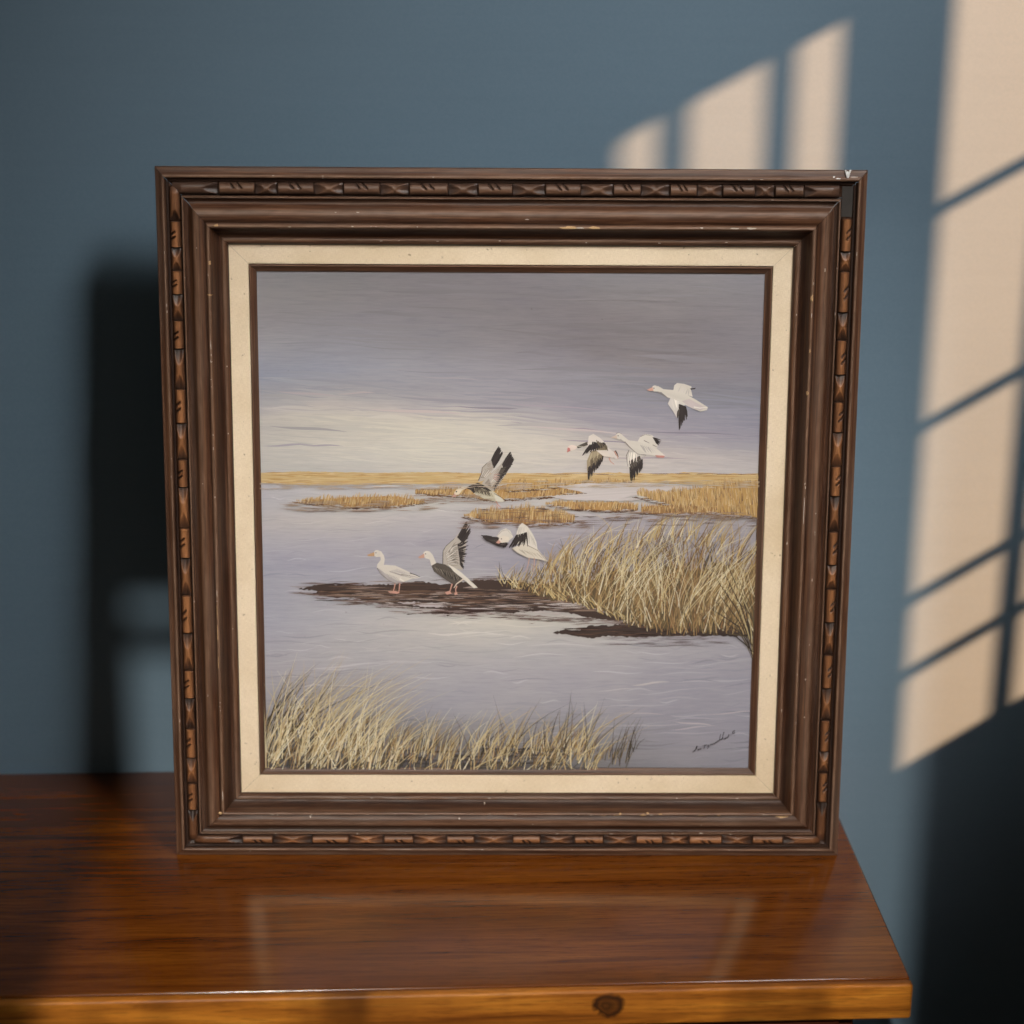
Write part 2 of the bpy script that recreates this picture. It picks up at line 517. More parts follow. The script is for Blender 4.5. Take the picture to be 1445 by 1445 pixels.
# carved beads: a barrel with two slanting nicks, and a bow-tie spool gouged from both ends
BR = 0.0072                                         # half width of a bead
def bead_mesh(kind, var):
    rr = random.Random(var * 7 + len(kind))
    nt, nv = (30, 14)
    vs, wear_shade, uv = [], [], []
    n0 = rr.uniform(-0.38, -0.22)
    nicks = [n0, n0 + rr.uniform(0.30, 0.42)]
    pinch = rr.uniform(0.02, 0.30)
    for i in range(nt + 1):
        t = -1 + 2 * i / nt
        for j in range(nv + 1):
            v = -1 + 2 * j / nv
            prof = max(0.0, 1 - abs(v) ** 2.1) ** 0.55
            h = prof
            wv_ = 0.06 + 0.80 * prof ** 2.2  # worn crown, plus rounding shade painted darker towards the sides
            if kind == 'barrel':
                endr = max(0, (abs(t) - 0.93) / 0.07)
                h *= 1 - 0.25 * endr * endr
                wv_ -= 0.5 * endr
                for nk in nicks:
                    if v < 0.12:
                        x = t - (nk + 0.30 * (-v))
                        q = math.exp(-(x / 0.06) ** 2) * min(1, max(0, (0.25 - v) / 0.35)) * (1 if v > -0.92 else 0.3)
                        h -= 0.5 * q
                        wv_ -= 1.0 * q
            else:
                a = abs(t)
                if a > pinch:
                    q = (a - pinch) / (1 - pinch)
                    ww_ = 0.18 + 0.82 * q ** 0.8
                    ctr = 0.0
                    x = (v - ctr) / ww_
                    if abs(x) < 1:
                        g = (1 - x * x) * (q ** 0.7) * rr.uniform(0.66, 0.70)
                        h -= g * prof
                        wv_ -= 0.85 * min(1, g * 1.4)
                else:
                    h -= 0.18 * (abs(v) ** 1.5)
                h = max(h, 0.04)
                rim = math.exp(-((abs(v) - (0.18 + 0.82 * max(0, (a - pinch) / (1 - pinch)) ** 0.8)) / 0.12) ** 2) if a > pinch else 0
                wv_ += 0.15 * rim
            vs.append((t, v, max(h, -0.05)))
            wear_shade.append(min(1, max(0, wv_)))
            uv.append((t * 0.02 + var * 0.31, v * 0.0075 + var * 0.17))
    fs = []
    m = nv + 1
    for i in range(nt):
        for j in range(nv):
            fs.append((i * m + j, (i + 1) * m + j, (i + 1) * m + j + 1, i * m + j + 1))
    # end walls
    for i in (0, nt):
        base = len(vs)
        for j in range(m):
            vs.append((vs[i * m + j][0], vs[i * m + j][1], -0.2))
            wear_shade.append(0.05)
            uv.append((0, 0))
        for j in range(nv):
            q = (i * m + j, i * m + j + 1, base + j + 1, base + j)
            fs.append(q if i == 0 else tuple(reversed(q)))
    me = mesh('carved_' + kind, vs, fs, 42)
    attr_f(me, 'wear_shade', wear_shade)
    set_uv(me, uv)
    return me

BM = {(kd, v, tp): bead_mesh(kd, v) for kd in ('barrel', 'spool') for v in range(4) for tp in (0, 1)}
def half_mesh(var):
    """plain end of the bead: smooth rod whose far end is gouged to a point"""
    nt, nv = 24, 12
    vs, wear_shade, uv, fs = [], [], [], []
    for i in range(nt + 1):
        t = -1 + 2 * i / nt
        for j in range(nv + 1):
            v = -1 + 2 * j / nv
            prof = max(0.0, 1 - abs(v) ** 2.4) ** 0.5
            h, w_ = prof * 0.92, 0.05 + 0.6 * prof ** 2  # same mix of crown wear and painted rounding shade
            if t > 0.35:
                q = (t - 0.35) / 0.65
                ww_ = 0.1 + 0.9 * q
                x = v / ww_
                if abs(x) < 1:
                    g = (1 - x * x) * q ** 0.7 * 0.75
                    h -= g * prof
                    w_ -= 1.1 * min(1, g * 1.4)
            if t < -0.6:
                q = (-0.6 - t) / 0.4
                h *= 1 - 0.55 * q
                w_ -= 0.3 * q
            vs.append((t, v, h))
            wear_shade.append(max(0, w_))
            uv.append((t * 0.02 + var, v * 0.0075))
    m = nv + 1
    for i in range(nt):
        for j in range(nv):
            fs.append((i * m + j, (i + 1) * m + j, (i + 1) * m + j + 1, i * m + j + 1))
    me = mesh('plain_bead', vs, fs, 42)
    attr_f(me, 'wear_shade', wear_shade)
    set_uv(me, uv)
    return me
HM = [half_mesh(0.3), half_mesh(0.7)]

BEADS = {
 'top': [-0.3498, -0.306, -0.2799, -0.2352, -0.2014, -0.1567, -0.1229, -0.0756, -0.0409, 0.0013, 0.0394, 0.0826, 0.1207, 0.1545, 0.1884, 0.2215, 0.2511, 0.291, 0.3139, 0.3495],
 'bottom': [-0.34, -0.3002, -0.2512, -0.2031, -0.1595, -0.1205, -0.0787, -0.0423, 0.0059, 0.0422, 0.085, 0.1232, 0.1642, 0.1989, 0.2326, 0.2754, 0.3137, 0.3539],
 'left': [0.8083, 0.7762, 0.7491, 0.7201, 0.6892, 0.6538, 0.6052, 0.5622, 0.5181, 0.4825, 0.4314, 0.3926, 0.3452, 0.2957, 0.2475, 0.2102, 0.1708, 0.1311, 0.0978, 0.0615],
 'right': [0.8159, 0.7753, 0.7522, 0.7016, 0.6688, 0.6253, 0.5928, 0.554, 0.5123, 0.4738, 0.4297, 0.3861, 0.3559, 0.3118, 0.2701, 0.2253, 0.1839, 0.1412, 0.1136, 0.0733]}
SB = 0.272
def put_bead(side, me, name, p0, p1, mat, flip=False):
    wd = {'top': WT, 'bottom': WB}.get(side, WS)
    mid, half = (p0 + p1) / 2, abs(p1 - p0) / 2 - 0.0004
    if flip:
        half = -half
    rad = 0.083 * wd
    z = Vector((0, -1, 0))                           # towards the viewer
    if side == 'top':
        pos, tx, vy = (mid, 0, H - SB * wd), Vector((1, 0, 0)), Vector((0, 0, 1))
        vy = -vy                                     # v<0 side (nicks) lies outwards
        outw = Vector((0, 0, 1))
    elif side == 'bottom':
        pos, tx, outw = (mid, 0, SB * wd), Vector((1, 0, 0)), Vector((0, 0, -1))
    elif side == 'left':
        pos, tx, outw = (-W / 2 + SB * wd, 0, mid), Vector((0, 0, -1)), Vector((-1, 0, 0))
    else:
        pos, tx, outw = (W / 2 - SB * wd, 0, mid), Vector((0, 0, -1)), Vector((1, 0, 0))
    vy = -outw
    o = bpy.data.objects.new(name, me)
    col.objects.link(o)
    if not me.materials:
        me.materials.append(mat)
    hgt = 0.0072 * (0.94 + 0.12 * R.random())
    mw = Matrix((tx * half, vy * rad, z * hgt)).transposed().to_4x4()
    mw.translation = Vector((pos[0], DREF - 0.0121, pos[2]))
    o.parent = rails[side]
    o.matrix_local = mw
    return o
for side, marks in BEADS.items():
    top = side == 'top'
    mt = M_BEADTOP if top else M_BEAD
    for i in range(len(marks) - 1):
        kd = 'barrel' if i % 2 == 0 else 'spool'
        if kd == 'spool' or True:
            put_bead(side, BM[(kd, R.randrange(4), int(top))], 'carved_' + kd, marks[i], marks[i + 1], mt, side in ('top', 'right'))
HME = {0: HM[0], 1: HM[1]}
mtop = HM[0].copy()
mtop.materials.append(M_BEADTOP)
put_bead('top', mtop, 'plain_bead', -0.405, -0.3505, M_BEADTOP)
put_bead('top', mtop, 'plain_bead', 0.350, 0.392, M_BEADTOP, True)
put_bead('bottom', HM[1], 'plain_bead', -0.402, -0.3407, M_BEAD)
put_bead('bottom', HM[1], 'plain_bead', 0.3546, 0.402, M_BEAD, True)
put_bead('left', HM[1], 'plain_bead', 0.850, 0.809, M_BEAD)
put_bead('left', HM[1], 'plain_bead', 0.061, 0.0205, M_BEAD, True)
put_bead('right', HM[1], 'plain_bead', 0.0728, 0.0205, M_BEAD, True)

# the piece of bead missing at the upper end of the right rail
box('bare_recess', W / 2 - 0.352 * WS, W / 2 - 0.196 * WS, DREF - 0.0128, DREF - 0.0115, 0.8175, 0.8535, M_GAP, rails['right'])

# chipped finish: small ragged flakes following the moulding
def chip(side, along, sfr, la, ls, mat, parent):
    L = W if side in ('top', 'bottom') else H
    wd = {'top': WT, 'bottom': WB}.get(side, WS)
    n = 11
    ring = []
    for i in range(n):
        a = 2 * math.pi * i / n
        q = 0.55 + 0.6 * R.random()
        ring.append((along + math.cos(a) * la * q, sfr + math.sin(a) * ls / wd * q))
    def P(al, sf):
        h = profile_h(min(0.99, max(0.005, sf))) + 0.00035
        if side == 'top': return (al, DREF - h, H - sf * wd)
        if side == 'bottom': return (al, DREF - h, sf * wd)
        if side == 'left': return (-W / 2 + sf * wd, DREF - h, al)
        return (W / 2 - sf * wd, DREF - h, al)
    vs = [P(along, sfr)] + [P((a + along) / 2, (b + sfr) / 2) for a, b in ring] + [P(a, b) for a, b in ring]
    fs = []
    for i in range(n):
        j = (i + 1) % n
        fs.append((0, 1 + i, 1 + j))
        fs.append((1 + i, 1 + n + i, 1 + n + j, 1 + j))
    me = mesh('paint_chip', vs, fs, 60)
    return link('paint_chip', me, mat, parent)
for side, al, sf, la, ls, mt in [
    ('top', 0.068, 0.742, 0.011, 0.0018, M_CHIP), ('top', 0.098, 0.742, 0.010, 0.0018, M_CHIP), ('top', 0.082, 0.745, 0.005, 0.0010, M_CHIPW),
    ('top', 0.2271, 0.735, 0.0018, 0.0012, M_CHIPW), ('top', 0.266, 0.742, 0.006, 0.0009, M_CHIPW), ('top', 0.2865, 0.74, 0.006, 0.0013, M_CHIPW),
    ('top', -0.352, 0.735, 0.0030, 0.0018, M_CHIP), ('top', -0.19, 0.74, 0.0015, 0.0008, M_CHIPW), ('top', -0.1, 0.20, 0.001, 0.0006, M_CHIPW),
    ('top', -0.225, 0.135, 0.0010, 0.0007, M_CHIPW), ('top', 0.018, 0.64, 0.0025, 0.0008, M_CHIPW), ('top', 0.384, 0.085, 0.0016, 0.001, M_WHITE), ('top', 0.389, 0.105, 0.003, 0.0009, M_WHITE),
    ('top', 0.409, 0.085, 0.005, 0.0008, M_CHIPW), ('left', 0.7593, 0.76, 0.003, 0.0018, M_CHIP), ('left', 0.721, 0.745, 0.0014, 0.0034, M_CHIP), ('left', 0.640, 0.745, 0.0013, 0.0016, M_CHIPW),
    ('left', 0.660, 0.745, 0.006, 0.0006, M_CHIPW), ('left', 0.7, 0.125, 0.0016, 0.0008, M_CHIPW), ('left', 0.55, 0.745, 0.0018, 0.0006, M_CHIPW), ('left', 0.30, 0.735, 0.013, 0.0006, M_CHIP),
    ('left', 0.325, 0.735, 0.01, 0.0005, M_CHIP), ('left', 0.26, 0.735, 0.009, 0.0005, M_CHIP), ('left', 0.35, 0.74, 0.005, 0.0006, M_CHIPW), ('left', 0.085, 0.745, 0.008, 0.0008, M_CHIPW),
    ('right', 0.7211, 0.742, 0.0046, 0.0018, M_CHIP), ('right', 0.6564, 0.745, 0.0030, 0.0014, M_CHIP), ('right', 0.605, 0.76, 0.0032, 0.0018, M_CHIP), ('right', 0.70, 0.742, 0.004, 0.0006, M_CHIPW),
    ('right', 0.492, 0.742, 0.0016, 0.0009, M_CHIPW), ('right', 0.24, 0.62, 0.0012, 0.0008, M_CHIPW), ('right', 0.19, 0.61, 0.0011, 0.0008, M_CHIPW), ('right', 0.46, 0.742, 0.02, 0.0005, M_CHIPW),
    ('bottom', 0.122, 0.725, 0.0050, 0.0010, M_CHIP), ('bottom', 0.139, 0.725, 0.0055, 0.0010, M_CHIP), ('bottom', 0.143, 0.752, 0.0016, 0.0018, M_CHIP), ('bottom', 0.173, 0.728, 0.0055, 0.0022, M_CHIP),
    ('bottom', 0.178, 0.765, 0.0018, 0.0014, M_CHIP), ('bottom', 0.195, 0.752, 0.003, 0.0007, M_CHIP), ('bottom', 0.247, 0.727, 0.0085, 0.0010, M_CHIP), ('bottom', 0.269, 0.727, 0.0024, 0.0017, M_CHIP),
    ('bottom', -0.2501, 0.73, 0.0016, 0.0016, M_CHIPW), ('bottom', -0.252, 0.70, 0.0012, 0.0022, M_CHIPW), ('bottom', -0.30, 0.735, 0.0028, 0.0006, M_CHIPW), ('bottom', -0.062, 0.665, 0.0014, 0.0010, M_CHIPW),
    ('bottom', -0.365, 0.76, 0.0036, 0.0016, M_CHIP), ('bottom', 0.106, 0.728, 0.0014, 0.0012, M_CHIPW), ('bottom', 0.186, 0.345, 0.004, 0.0006, M_CHIPW), ('bottom', 0.35, 0.70, 0.01, 0.0016, M_CHIP),
    ('bottom', -0.33, 0.085, 0.0009, 0.0007, M_CHIPW), ('bottom', -0.03, 0.86, 0.0008, 0.0012, M_CHIPW), ('bottom', 0.33, 0.745, 0.006, 0.0006, M_CHIPW)]:
    chip(side, al, sf, la, ls, mt, rails[side])
for _ in range(90):
    side = R.choice(('top', 'left', 'right', 'bottom'))
    al = R.uniform(-0.33, 0.33) if side in ('top', 'bottom') else R.uniform(0.1, 0.78)
    chip(side, al, R.choice((0.115, 0.385, 0.57, 0.742, 0.742, 0.94)) + R.uniform(-0.01, 0.01), R.uniform(0.0006, 0.0028), R.uniform(0.0003, 0.0007), M_CHIPW, rails[side])

# little white knot of thread on the top rail near the right corner
def tube(points, rad, n=6):
    vs, fs = [], []
    pts = [Vector(p) for p in points]
    for i, p in enumerate(pts):
        d = (pts[min(i + 1, len(pts) - 1)] - pts[max(i - 1, 0)]).normalized()
        a = d.orthogonal().normalized()
        b = d.cross(a)
        for k_ in range(n):
            g = 2 * math.pi * k_ / n
            vs.append(p + (a * math.cos(g) + b * math.sin(g)) * rad)
    for i in range(len(pts) - 1):
        for k_ in range(n):
            fs.append((i * n + k_, i * n + (k_ + 1) % n, (i + 1) * n + (k_ + 1) % n, (i + 1) * n + k_))
    return vs, fs
tv, tf = [], []
for pts in ([(0.3972, -0.0020, 0.8733), (0.3985, -0.0030, 0.8690), (0.4000, -0.0040, 0.8640)], [(0.4035, -0.0020, 0.8733), (0.4020, -0.0030, 0.8695), (0.4003, -0.0040, 0.8640)],
            [(0.4003, -0.0018, 0.8715), (0.4003, -0.0034, 0.8680), (0.4003, -0.0040, 0.8640)]):
    a, b = tube(pts, 0.0010)
    n = len(tv)
    tv += a
    tf += [tuple(i + n for i in q) for q in b]
link('white_thread', mesh('white_thread', tv, tf, 60), M_WHITE, rails['top'])

# linen liner, inner lip, canvas, backing
def strip(name, side, o0, o1, prof, mat, parent, seg=1):
    """mitred strip between outer half sizes o0 and inner half sizes o1; prof = [(fraction, height)]"""
    vs = []
    g = 0.00012
    for i in range(2):
        for fr_, h in prof:
            hx = o0[0] + (o1[0] - o0[0]) * fr_
            hy = o0[1] + (o1[1] - o0[1]) * fr_
            sx = (-1 if i == 0 else 1)
            if side == 'top': p = (sx * (hx - g), DREF - h, LC + hy)
            elif side == 'bottom': p = (sx * (hx - g), DREF - h, LC - hy)
            elif side == 'left': p = (-hx, DREF - h, LC + sx * (hy - g))
            else: p = (hx, DREF - h, LC + sx * (hy - g))
            vs.append(p)
    n = len(prof)
    fs = [(j, j + 1, n + j + 1, n + j) for j in range(n - 1)]
    if side in ('top', 'right'):
        fs = [tuple(reversed(q)) for q in fs]
    fs = [tuple(reversed(q)) for q in fs]
    me = mesh(name, vs, fs, 40)
    ar = np.cumsum([0] + [math.hypot((prof[j + 1][0] - prof[j][0]) * (o0[0] - o1[0]), prof[j + 1][1] - prof[j][1]) for j in range(n - 1)])
    uv = [(i * 0.64 + ord(side[0]), ar[j] + 0.05) for i in range(2) for j in range(n)]
    set_uv(me, uv)
    return link(name, me, mat, parent)
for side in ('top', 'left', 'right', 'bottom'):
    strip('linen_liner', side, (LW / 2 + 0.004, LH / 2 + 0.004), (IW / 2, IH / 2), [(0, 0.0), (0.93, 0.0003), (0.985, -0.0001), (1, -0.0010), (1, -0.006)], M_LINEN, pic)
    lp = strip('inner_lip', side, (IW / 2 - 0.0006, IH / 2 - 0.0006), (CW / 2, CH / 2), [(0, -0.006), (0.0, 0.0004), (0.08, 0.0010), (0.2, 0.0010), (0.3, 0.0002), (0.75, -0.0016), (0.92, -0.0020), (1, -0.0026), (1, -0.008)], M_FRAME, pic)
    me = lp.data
    attr_f(me, 'wear_shade', [0.1, 0.3, 0.45, 0.4, 0.1, 0.1, 0.25, 0.1, 0] * 2)
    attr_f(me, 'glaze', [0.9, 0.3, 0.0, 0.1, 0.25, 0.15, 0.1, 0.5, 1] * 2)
box('backing_board', -0.385, 0.385, DREF + 0.0085, DREF + 0.0145, 0.045, 0.825, M_DARK, pic)

# ------------------------------------------------------------------ the painting itself
# the subject was sketched in reference units; HC rectifies them to metres on the canvas
HC = [0.000832860214, 5.28897647e-06, -0.60283094, 1.07061613e-06, -0.000887908477, 1.06368648, -4.20585197e-06, -7.46270275e-05]
def cv(x, y):
    q = HC[6] * x + HC[7] * y + 1
    return (HC[0] * x + HC[1] * y + HC[2]) / q, (HC[3] * x + HC[4] * y + HC[5]) / q
Hm = np.array(HC + [1.0]).reshape(3, 3)
Hi = np.linalg.inv(Hm)
def unc(u, w):
    q = Hi @ np.stack([u.ravel(), w.ravel(), np.ones(u.size)])
    return (q[0] / q[2]).reshape(u.shape), (q[1] / q[2]).reshape(u.shape)
CD = DREF + 0.0040                                  # depth of the canvas surface
XL, XR = -CW / 2 - 0.004, CW / 2 + 0.004
ZL, ZH = LC - CH / 2 - 0.004, LC + CH / 2 + 0.004

# ground colours of sky and water, blended over a fine grid
SKYX = [365, 480, 600, 720, 840, 960, 1075]
SKY = [
 (388, [(140, 135, 138), (132, 127, 130), (128, 122, 126), (132, 125, 130), (140, 135, 138), (142, 136, 140), (146, 141, 146)]),
 (440, [(150, 143, 146), (142, 135, 139), (136, 129, 134), (132, 125, 129), (132, 124, 127), (137, 129, 132), (142, 135, 140)]),
 (490, [(155, 152, 160), (150, 146, 154), (143, 138, 144), (137, 130, 135), (132, 124, 128), (135, 127, 131), (140, 133, 139)]),
 (525, [(150, 151, 165), (156, 155, 166), (158, 154, 162), (150, 144, 151), (148, 142, 150), (142, 135, 142), (144, 138, 146)]),
 (552, [(168, 163, 172), (172, 165, 172), (168, 161, 169), (166, 158, 168), (156, 149, 160), (148, 143, 154), (148, 143, 155)]),
 (575, [(188, 178, 180), (196, 184, 182), (184, 173, 178), (168, 159, 168), (164, 155, 166), (158, 151, 164), (152, 147, 162)]),
 (592, [(202, 191, 185), (212, 200, 190), (212, 199, 190), (194, 182, 182), (172, 162, 172), (162, 154, 167), (158, 151, 166)]),
 (606, [(192, 182, 180), (204, 193, 186), (214, 202, 192), (208, 196, 189), (186, 174, 178), (168, 158, 170), (162, 154, 168)]),
 (622, [(198, 188, 184), (212, 200, 192), (217, 205, 195), (214, 201, 193), (204, 190, 187), (184, 172, 178), (170, 162, 173)]),
 (642, [(196, 187, 185), (210, 199, 193), (214, 203, 194), (214, 201, 193), (208, 194, 189), (200, 186, 185), (186, 175, 180)]),
 (662, [(190, 182, 182), (199, 190, 187), (206, 195, 190), (206, 194, 190), (204, 191, 190), (200, 187, 188), (194, 183, 186)]),
 (686, [(186, 178, 186), (192, 184, 190), (196, 188, 190), (200, 191, 190), (208, 198, 194), (200, 190, 188), (184, 174, 176)]),
 (712, [(184, 176, 184), (194, 186, 188), (198, 189, 188), (190, 180, 182), (200, 190, 187), (188, 178, 180), (176, 168, 174)]),
 (735, [(186, 176, 180), (194, 183, 182), (190, 179, 182), (180, 170, 176), (176, 166, 174), (172, 162, 170), (168, 159, 166)]),
 (765, [(176, 168, 178), (178, 169, 178), (172, 163, 172), (166, 157, 168), (164, 155, 166), (166, 158, 168), (166, 157, 166)]),
 (800, [(164, 159, 174), (168, 161, 174), (172, 164, 172), (162, 154, 166), (160, 152, 164), (160, 152, 162), (160, 152, 162)]),
 (850, [(166, 161, 174), (174, 168, 176), (182, 175, 178), (186, 176, 176), (176, 167, 172), (166, 158, 168), (160, 153, 164)]),
 (878, [(168, 163, 176), (180, 173, 180), (196, 186, 184), (206, 195, 187), (192, 183, 181), (176, 168, 174), (164, 157, 168)]),
 (910, [(172, 165, 176), (182, 174, 178), (188, 179, 180), (186, 178, 180), (180, 172, 176), (172, 164, 172), (164, 157, 168)]),
 (950, [(174, 166, 174), (176, 168, 175), (174, 167, 175), (174, 166, 174), (172, 164, 172), (164, 157, 168), (160, 153, 165)]),
 (1000, [(160, 153, 160), (164, 157, 163), (162, 156, 166), (166, 159, 167), (164, 157, 167), (158, 151, 163), (156, 150, 163)]),
 (1040, [(120, 114, 116), (128, 122, 125), (140, 134, 140), (150, 144, 150), (150, 144, 150), (154, 147, 158), (152, 146, 159)]),
 (1088, [(78, 74, 76), (80, 76, 78), (88, 84, 88), (100, 95, 99), (122, 117, 122), (146, 140, 150), (148, 142, 155)]),
]
NX, NZ = 230, 236
gu, gw = np.meshgrid(np.linspace(XL, XR, NX), np.linspace(ZL, ZH, NZ))
px, py = unc(gu, gw)
# let the bands drift and break up like brushed clouds
drift = 7 * np.sin(px / 95 + 0.6) + 4 * np.sin(px / 41 + py / 60) - (px - 720) * 0.018
amp = np.clip((665 - py) / 60, 0, 1)
pyq = py + drift * amp + 2.0 * np.sin(px / 17 + py / 9) * amp
rows = np.array([r for r, _ in SKY], float)
tab = np.array([[lin((c[0] * 0.980, c[1] * 1.010, c[2] * 1.004)) for c in cs] for _, cs in SKY])
tab[0:4] *= np.array((1.13, 1.10, 1.13))
tab[11:22] *= 1.07
tab[5:11] *= 1.05
ix = np.clip(np.interp(px, SKYX, np.arange(7)), 0, 5.9999)
iy = np.clip(np.interp(pyq, rows, np.arange(len(rows))), 0, len(rows) - 1.0001)
i0, j0 = iy.astype(int), ix.astype(int)
fy, fx = (iy - i0)[..., None], (ix - j0)[..., None]
base = tab[i0, j0] * (1 - fy) * (1 - fx) + tab[i0 + 1, j0] * fy * (1 - fx) + tab[i0, j0 + 1] * (1 - fy) * fx + tab[i0 + 1, j0 + 1] * fy * fx
cvs = [(gu[i, j], CD, gw[i, j]) for i in range(NZ) for j in range(NX)]
cfs = [(i * NX + j, i * NX + j + 1, (i + 1) * NX + j + 1, (i + 1) * NX + j) for i in range(NZ - 1) for j in range(NX - 1)]
cme = mesh('canvas', cvs, cfs)
attr_c(cme, 'paint', base.reshape(-1, 3))
canvas = link('canvas', cme, M_CANVAS, pic)
def base_at(x, y):
    a = np.clip(np.interp(x, SKYX, np.arange(7)), 0, 5.9999)
    b = np.clip(np.interp(y, rows, np.arange(len(rows))), 0, len(rows) - 1.0001)
    i, j = int(b), int(a)
    fb, fa = b - i, a - j
    return tab[i, j] * (1 - fb) * (1 - fa) + tab[i + 1, j] * fb * (1 - fa) + tab[i, j + 1] * (1 - fb) * fa + tab[i + 1, j + 1] * fb * fa

class Paint:
    """collects brush strokes and filled shapes lying on the canvas, each a hair above the one before"""
    def __init__(self, layer):
        self.v, self.f, self.c = [], [], []
        self.h = layer
    def _h(self):
        self.h += 4e-7
        return CD - self.h
    def clip(self, x, y):
        u, w = cv(x, y)
        return (min(max(u, XL + 0.002), XR - 0.002), min(max(w, ZL + 0.002), ZH - 0.002))
    def stroke(self, pts, widths, color, color2=None):
        d = self._h()
        n0 = len(self.v)
        P = np.array(pts, float)
        T_ = np.gradient(P, axis=0)
        T_ /= np.maximum(np.linalg.norm(T_, axis=1, keepdims=True), 1e-6)
        N = np.stack([-T_[:, 1], T_[:, 0]], 1)
        c0 = np.array(color)
        c1 = np.array(color2) if color2 is not None else c0
        for i in range(len(P)):
            q = i / (len(P) - 1)
            for sgn in (-1, 1):
                u, w = self.clip(*(P[i] + sgn * N[i] * widths[i] / 2))
                self.v.append((u, d, w))
                self.c.append(c0 * (1 - q) + c1 * q)
        for i in range(len(P) - 1):
            a = n0 + 2 * i
            self.f.append((a, a + 1, a + 3, a + 2))
    def poly(self, pts, color, jag=0.0):
        d = self._h()
        n0 = len(self.v)
        out = []
        for i, (x, y) in enumerate(pts):
            x2, y2 = pts[(i + 1) % len(pts)]
            out.append((x, y))
            L = math.hypot(x2 - x, y2 - y)
            if jag and L > 6:
                m = int(L / 3)
                for k_ in range(1, m):
                    q = k_ / m
                    out.append((x + (x2 - x) * q + R.uniform(-jag, jag), y + (y2 - y) * q + R.uniform(-jag, jag)))
        for x, y in out:
            u, w = self.clip(x, y)
            self.v.append((u, d, w))
            self.c.append(np.array(color) * (1 + R.uniform(-0.06, 0.06)))
        self.f.append(tuple(range(n0, n0 + len(out))))
    def done(self, name, kind=None):
        import bmesh
        me = mesh(name, self.v, self.f)
        attr_c(me, 'paint', self.c)
        # face everything to the viewer, triangulate the concave shapes
        bm = bmesh.new()
        bm.from_mesh(me)
        big = [q for q in bm.faces if len(q.verts) > 4]
        if big:
            bmesh.ops.triangulate(bm, faces=big, ngon_method='EAR_CLIP')
        bm.normal_update()
        for q in bm.faces:
            if q.normal.y > 0:
                q.normal_flip()
        bm.to_mesh(me)
        bm.free()
        o = link(name, me, M_PAINT, canvas)
        if kind:
            o['kind'] = kind
        return o

def vary(c, a=0.12):
    q = 1 + R.uniform(-a, a)
    return tuple(max(0, v * q) for v in c)

# long soft strokes in sky and water
P = Paint(0.00002)
for _ in range(900):
    sky = R.random() < 0.42
    x = R.uniform(350, 1085)
    if sky:
        y = 530 + 130 * R.random()
        L = R.uniform(25, 130)
        tilt = 0.05 + R.uniform(-0.03, 0.05)
        wd = R.uniform(0.6, 3.2)
        gain = R.choice((0.93, 0.95, 1.05, 1.08))
    else:
        y = 686 + 395 * R.random()
        L = R.uniform(18, 95) * (0.7 + (y - 686) / 500)
        tilt = R.uniform(-0.08, 0.02)
        wd = R.uniform(0.5, 1.9) * (0.7 + (y - 686) / 420)
        gain = R.choice((0.76, 0.82, 0.88, 0.92, 1.08, 1.15, 1.24, 1.30))
    b = base_at(x + L / 2, y)
    n = 7
    pts = [(x + L * i / (n - 1), y + tilt * L * i / (n - 1) + (2.0 if not sky else 1.2) * math.sin(i * 0.9 + x)) for i in range(n)]
    ws = [wd * math.sin(math.pi * (i + 0.12) / (n - 0.76)) for i in range(n)]
    bb = base_at(x, y)
    tint = np.array((1.0, 0.99, 0.97)) if gain > 1 else np.array((0.98, 0.99, 1.03))
    P.stroke(pts, ws, b * gain * tint, b * (0.6 * gain + 0.4))
for (x, y, L, wd, c, t_) in [(425, 628, 60, 2.4, (174, 167, 176), 0.02), (372, 629, 70, 3, (174, 168, 178), -0.03), (380, 601, 110, 4, (170, 166, 168), 0.07), (470, 555, 60, 3, (190, 176, 178), -0.02),
                             (590, 531, 90, 1.6, (176, 168, 176), 0.06), (640, 573, 130, 3, (152, 144, 156), 0.05), (700, 568, 160, 2, (176, 164, 176), 0.07), (720, 595, 140, 3, (168, 157, 167), 0.1),
                             (390, 552, 90, 3, (186, 174, 178), 0.08), (520, 577, 140, 4, (206, 192, 190), 0.05), (740, 600, 150, 3, (206, 192, 192), 0.09),
                             (790, 620, 110, 2, (160, 150, 164), 0.05), (850, 645, 130, 2, (182, 170, 178), 0.02), (900, 608, 150, 2.4, (150, 143, 157), 0.04),
                             (890, 967, 55, 2.6, (196, 188, 190), -0.1), (840, 975, 60, 1.6, (192, 184, 190), -0.06), (950, 1018, 60, 2.2, (188, 180, 186), 0.10), (1000, 1008, 70, 1.6, (186, 178, 186), -0.07),
                             (870, 1005, 70, 1.6, (182, 174, 182), 0.05), (945, 1030, 60, 2, (182, 175, 184), -0.1)]:
    n = 8
    pts = [(x + L * i / (n - 1), y + t_ * L * i / (n - 1) + 0.8 * math.sin(i)) for i in range(n)]
    P.stroke(pts, [wd * math.sin(math.pi * (i + 0.1) / (n - 0.8)) for i in range(n)], lin(c))
for _ in range(90):                                   # brushed cloud streaks in the dark upper sky
    x, y, L = R.uniform(350, 980), R.uniform(400, 600), R.uniform(60, 220)
    b = base_at(x + L / 2, y) * R.choice((0.90, 0.94, 1.06, 1.10))
    t_ = R.uniform(0.0, 0.10)
    wd = R.uniform(1.5, 6.0)
    n = 9
    P.stroke([(x + L * i / (n - 1), y + t_ * L * i / (n - 1) + 1.6 * math.sin(i * 0.8 + x)) for i in range(n)], [wd * math.sin(math.pi * (i + 0.1) / (n - 0.8)) for i in range(n)], b, base_at(x + L, min(y + 10, 640)))
P.done('painted_ripples', 'stuff')

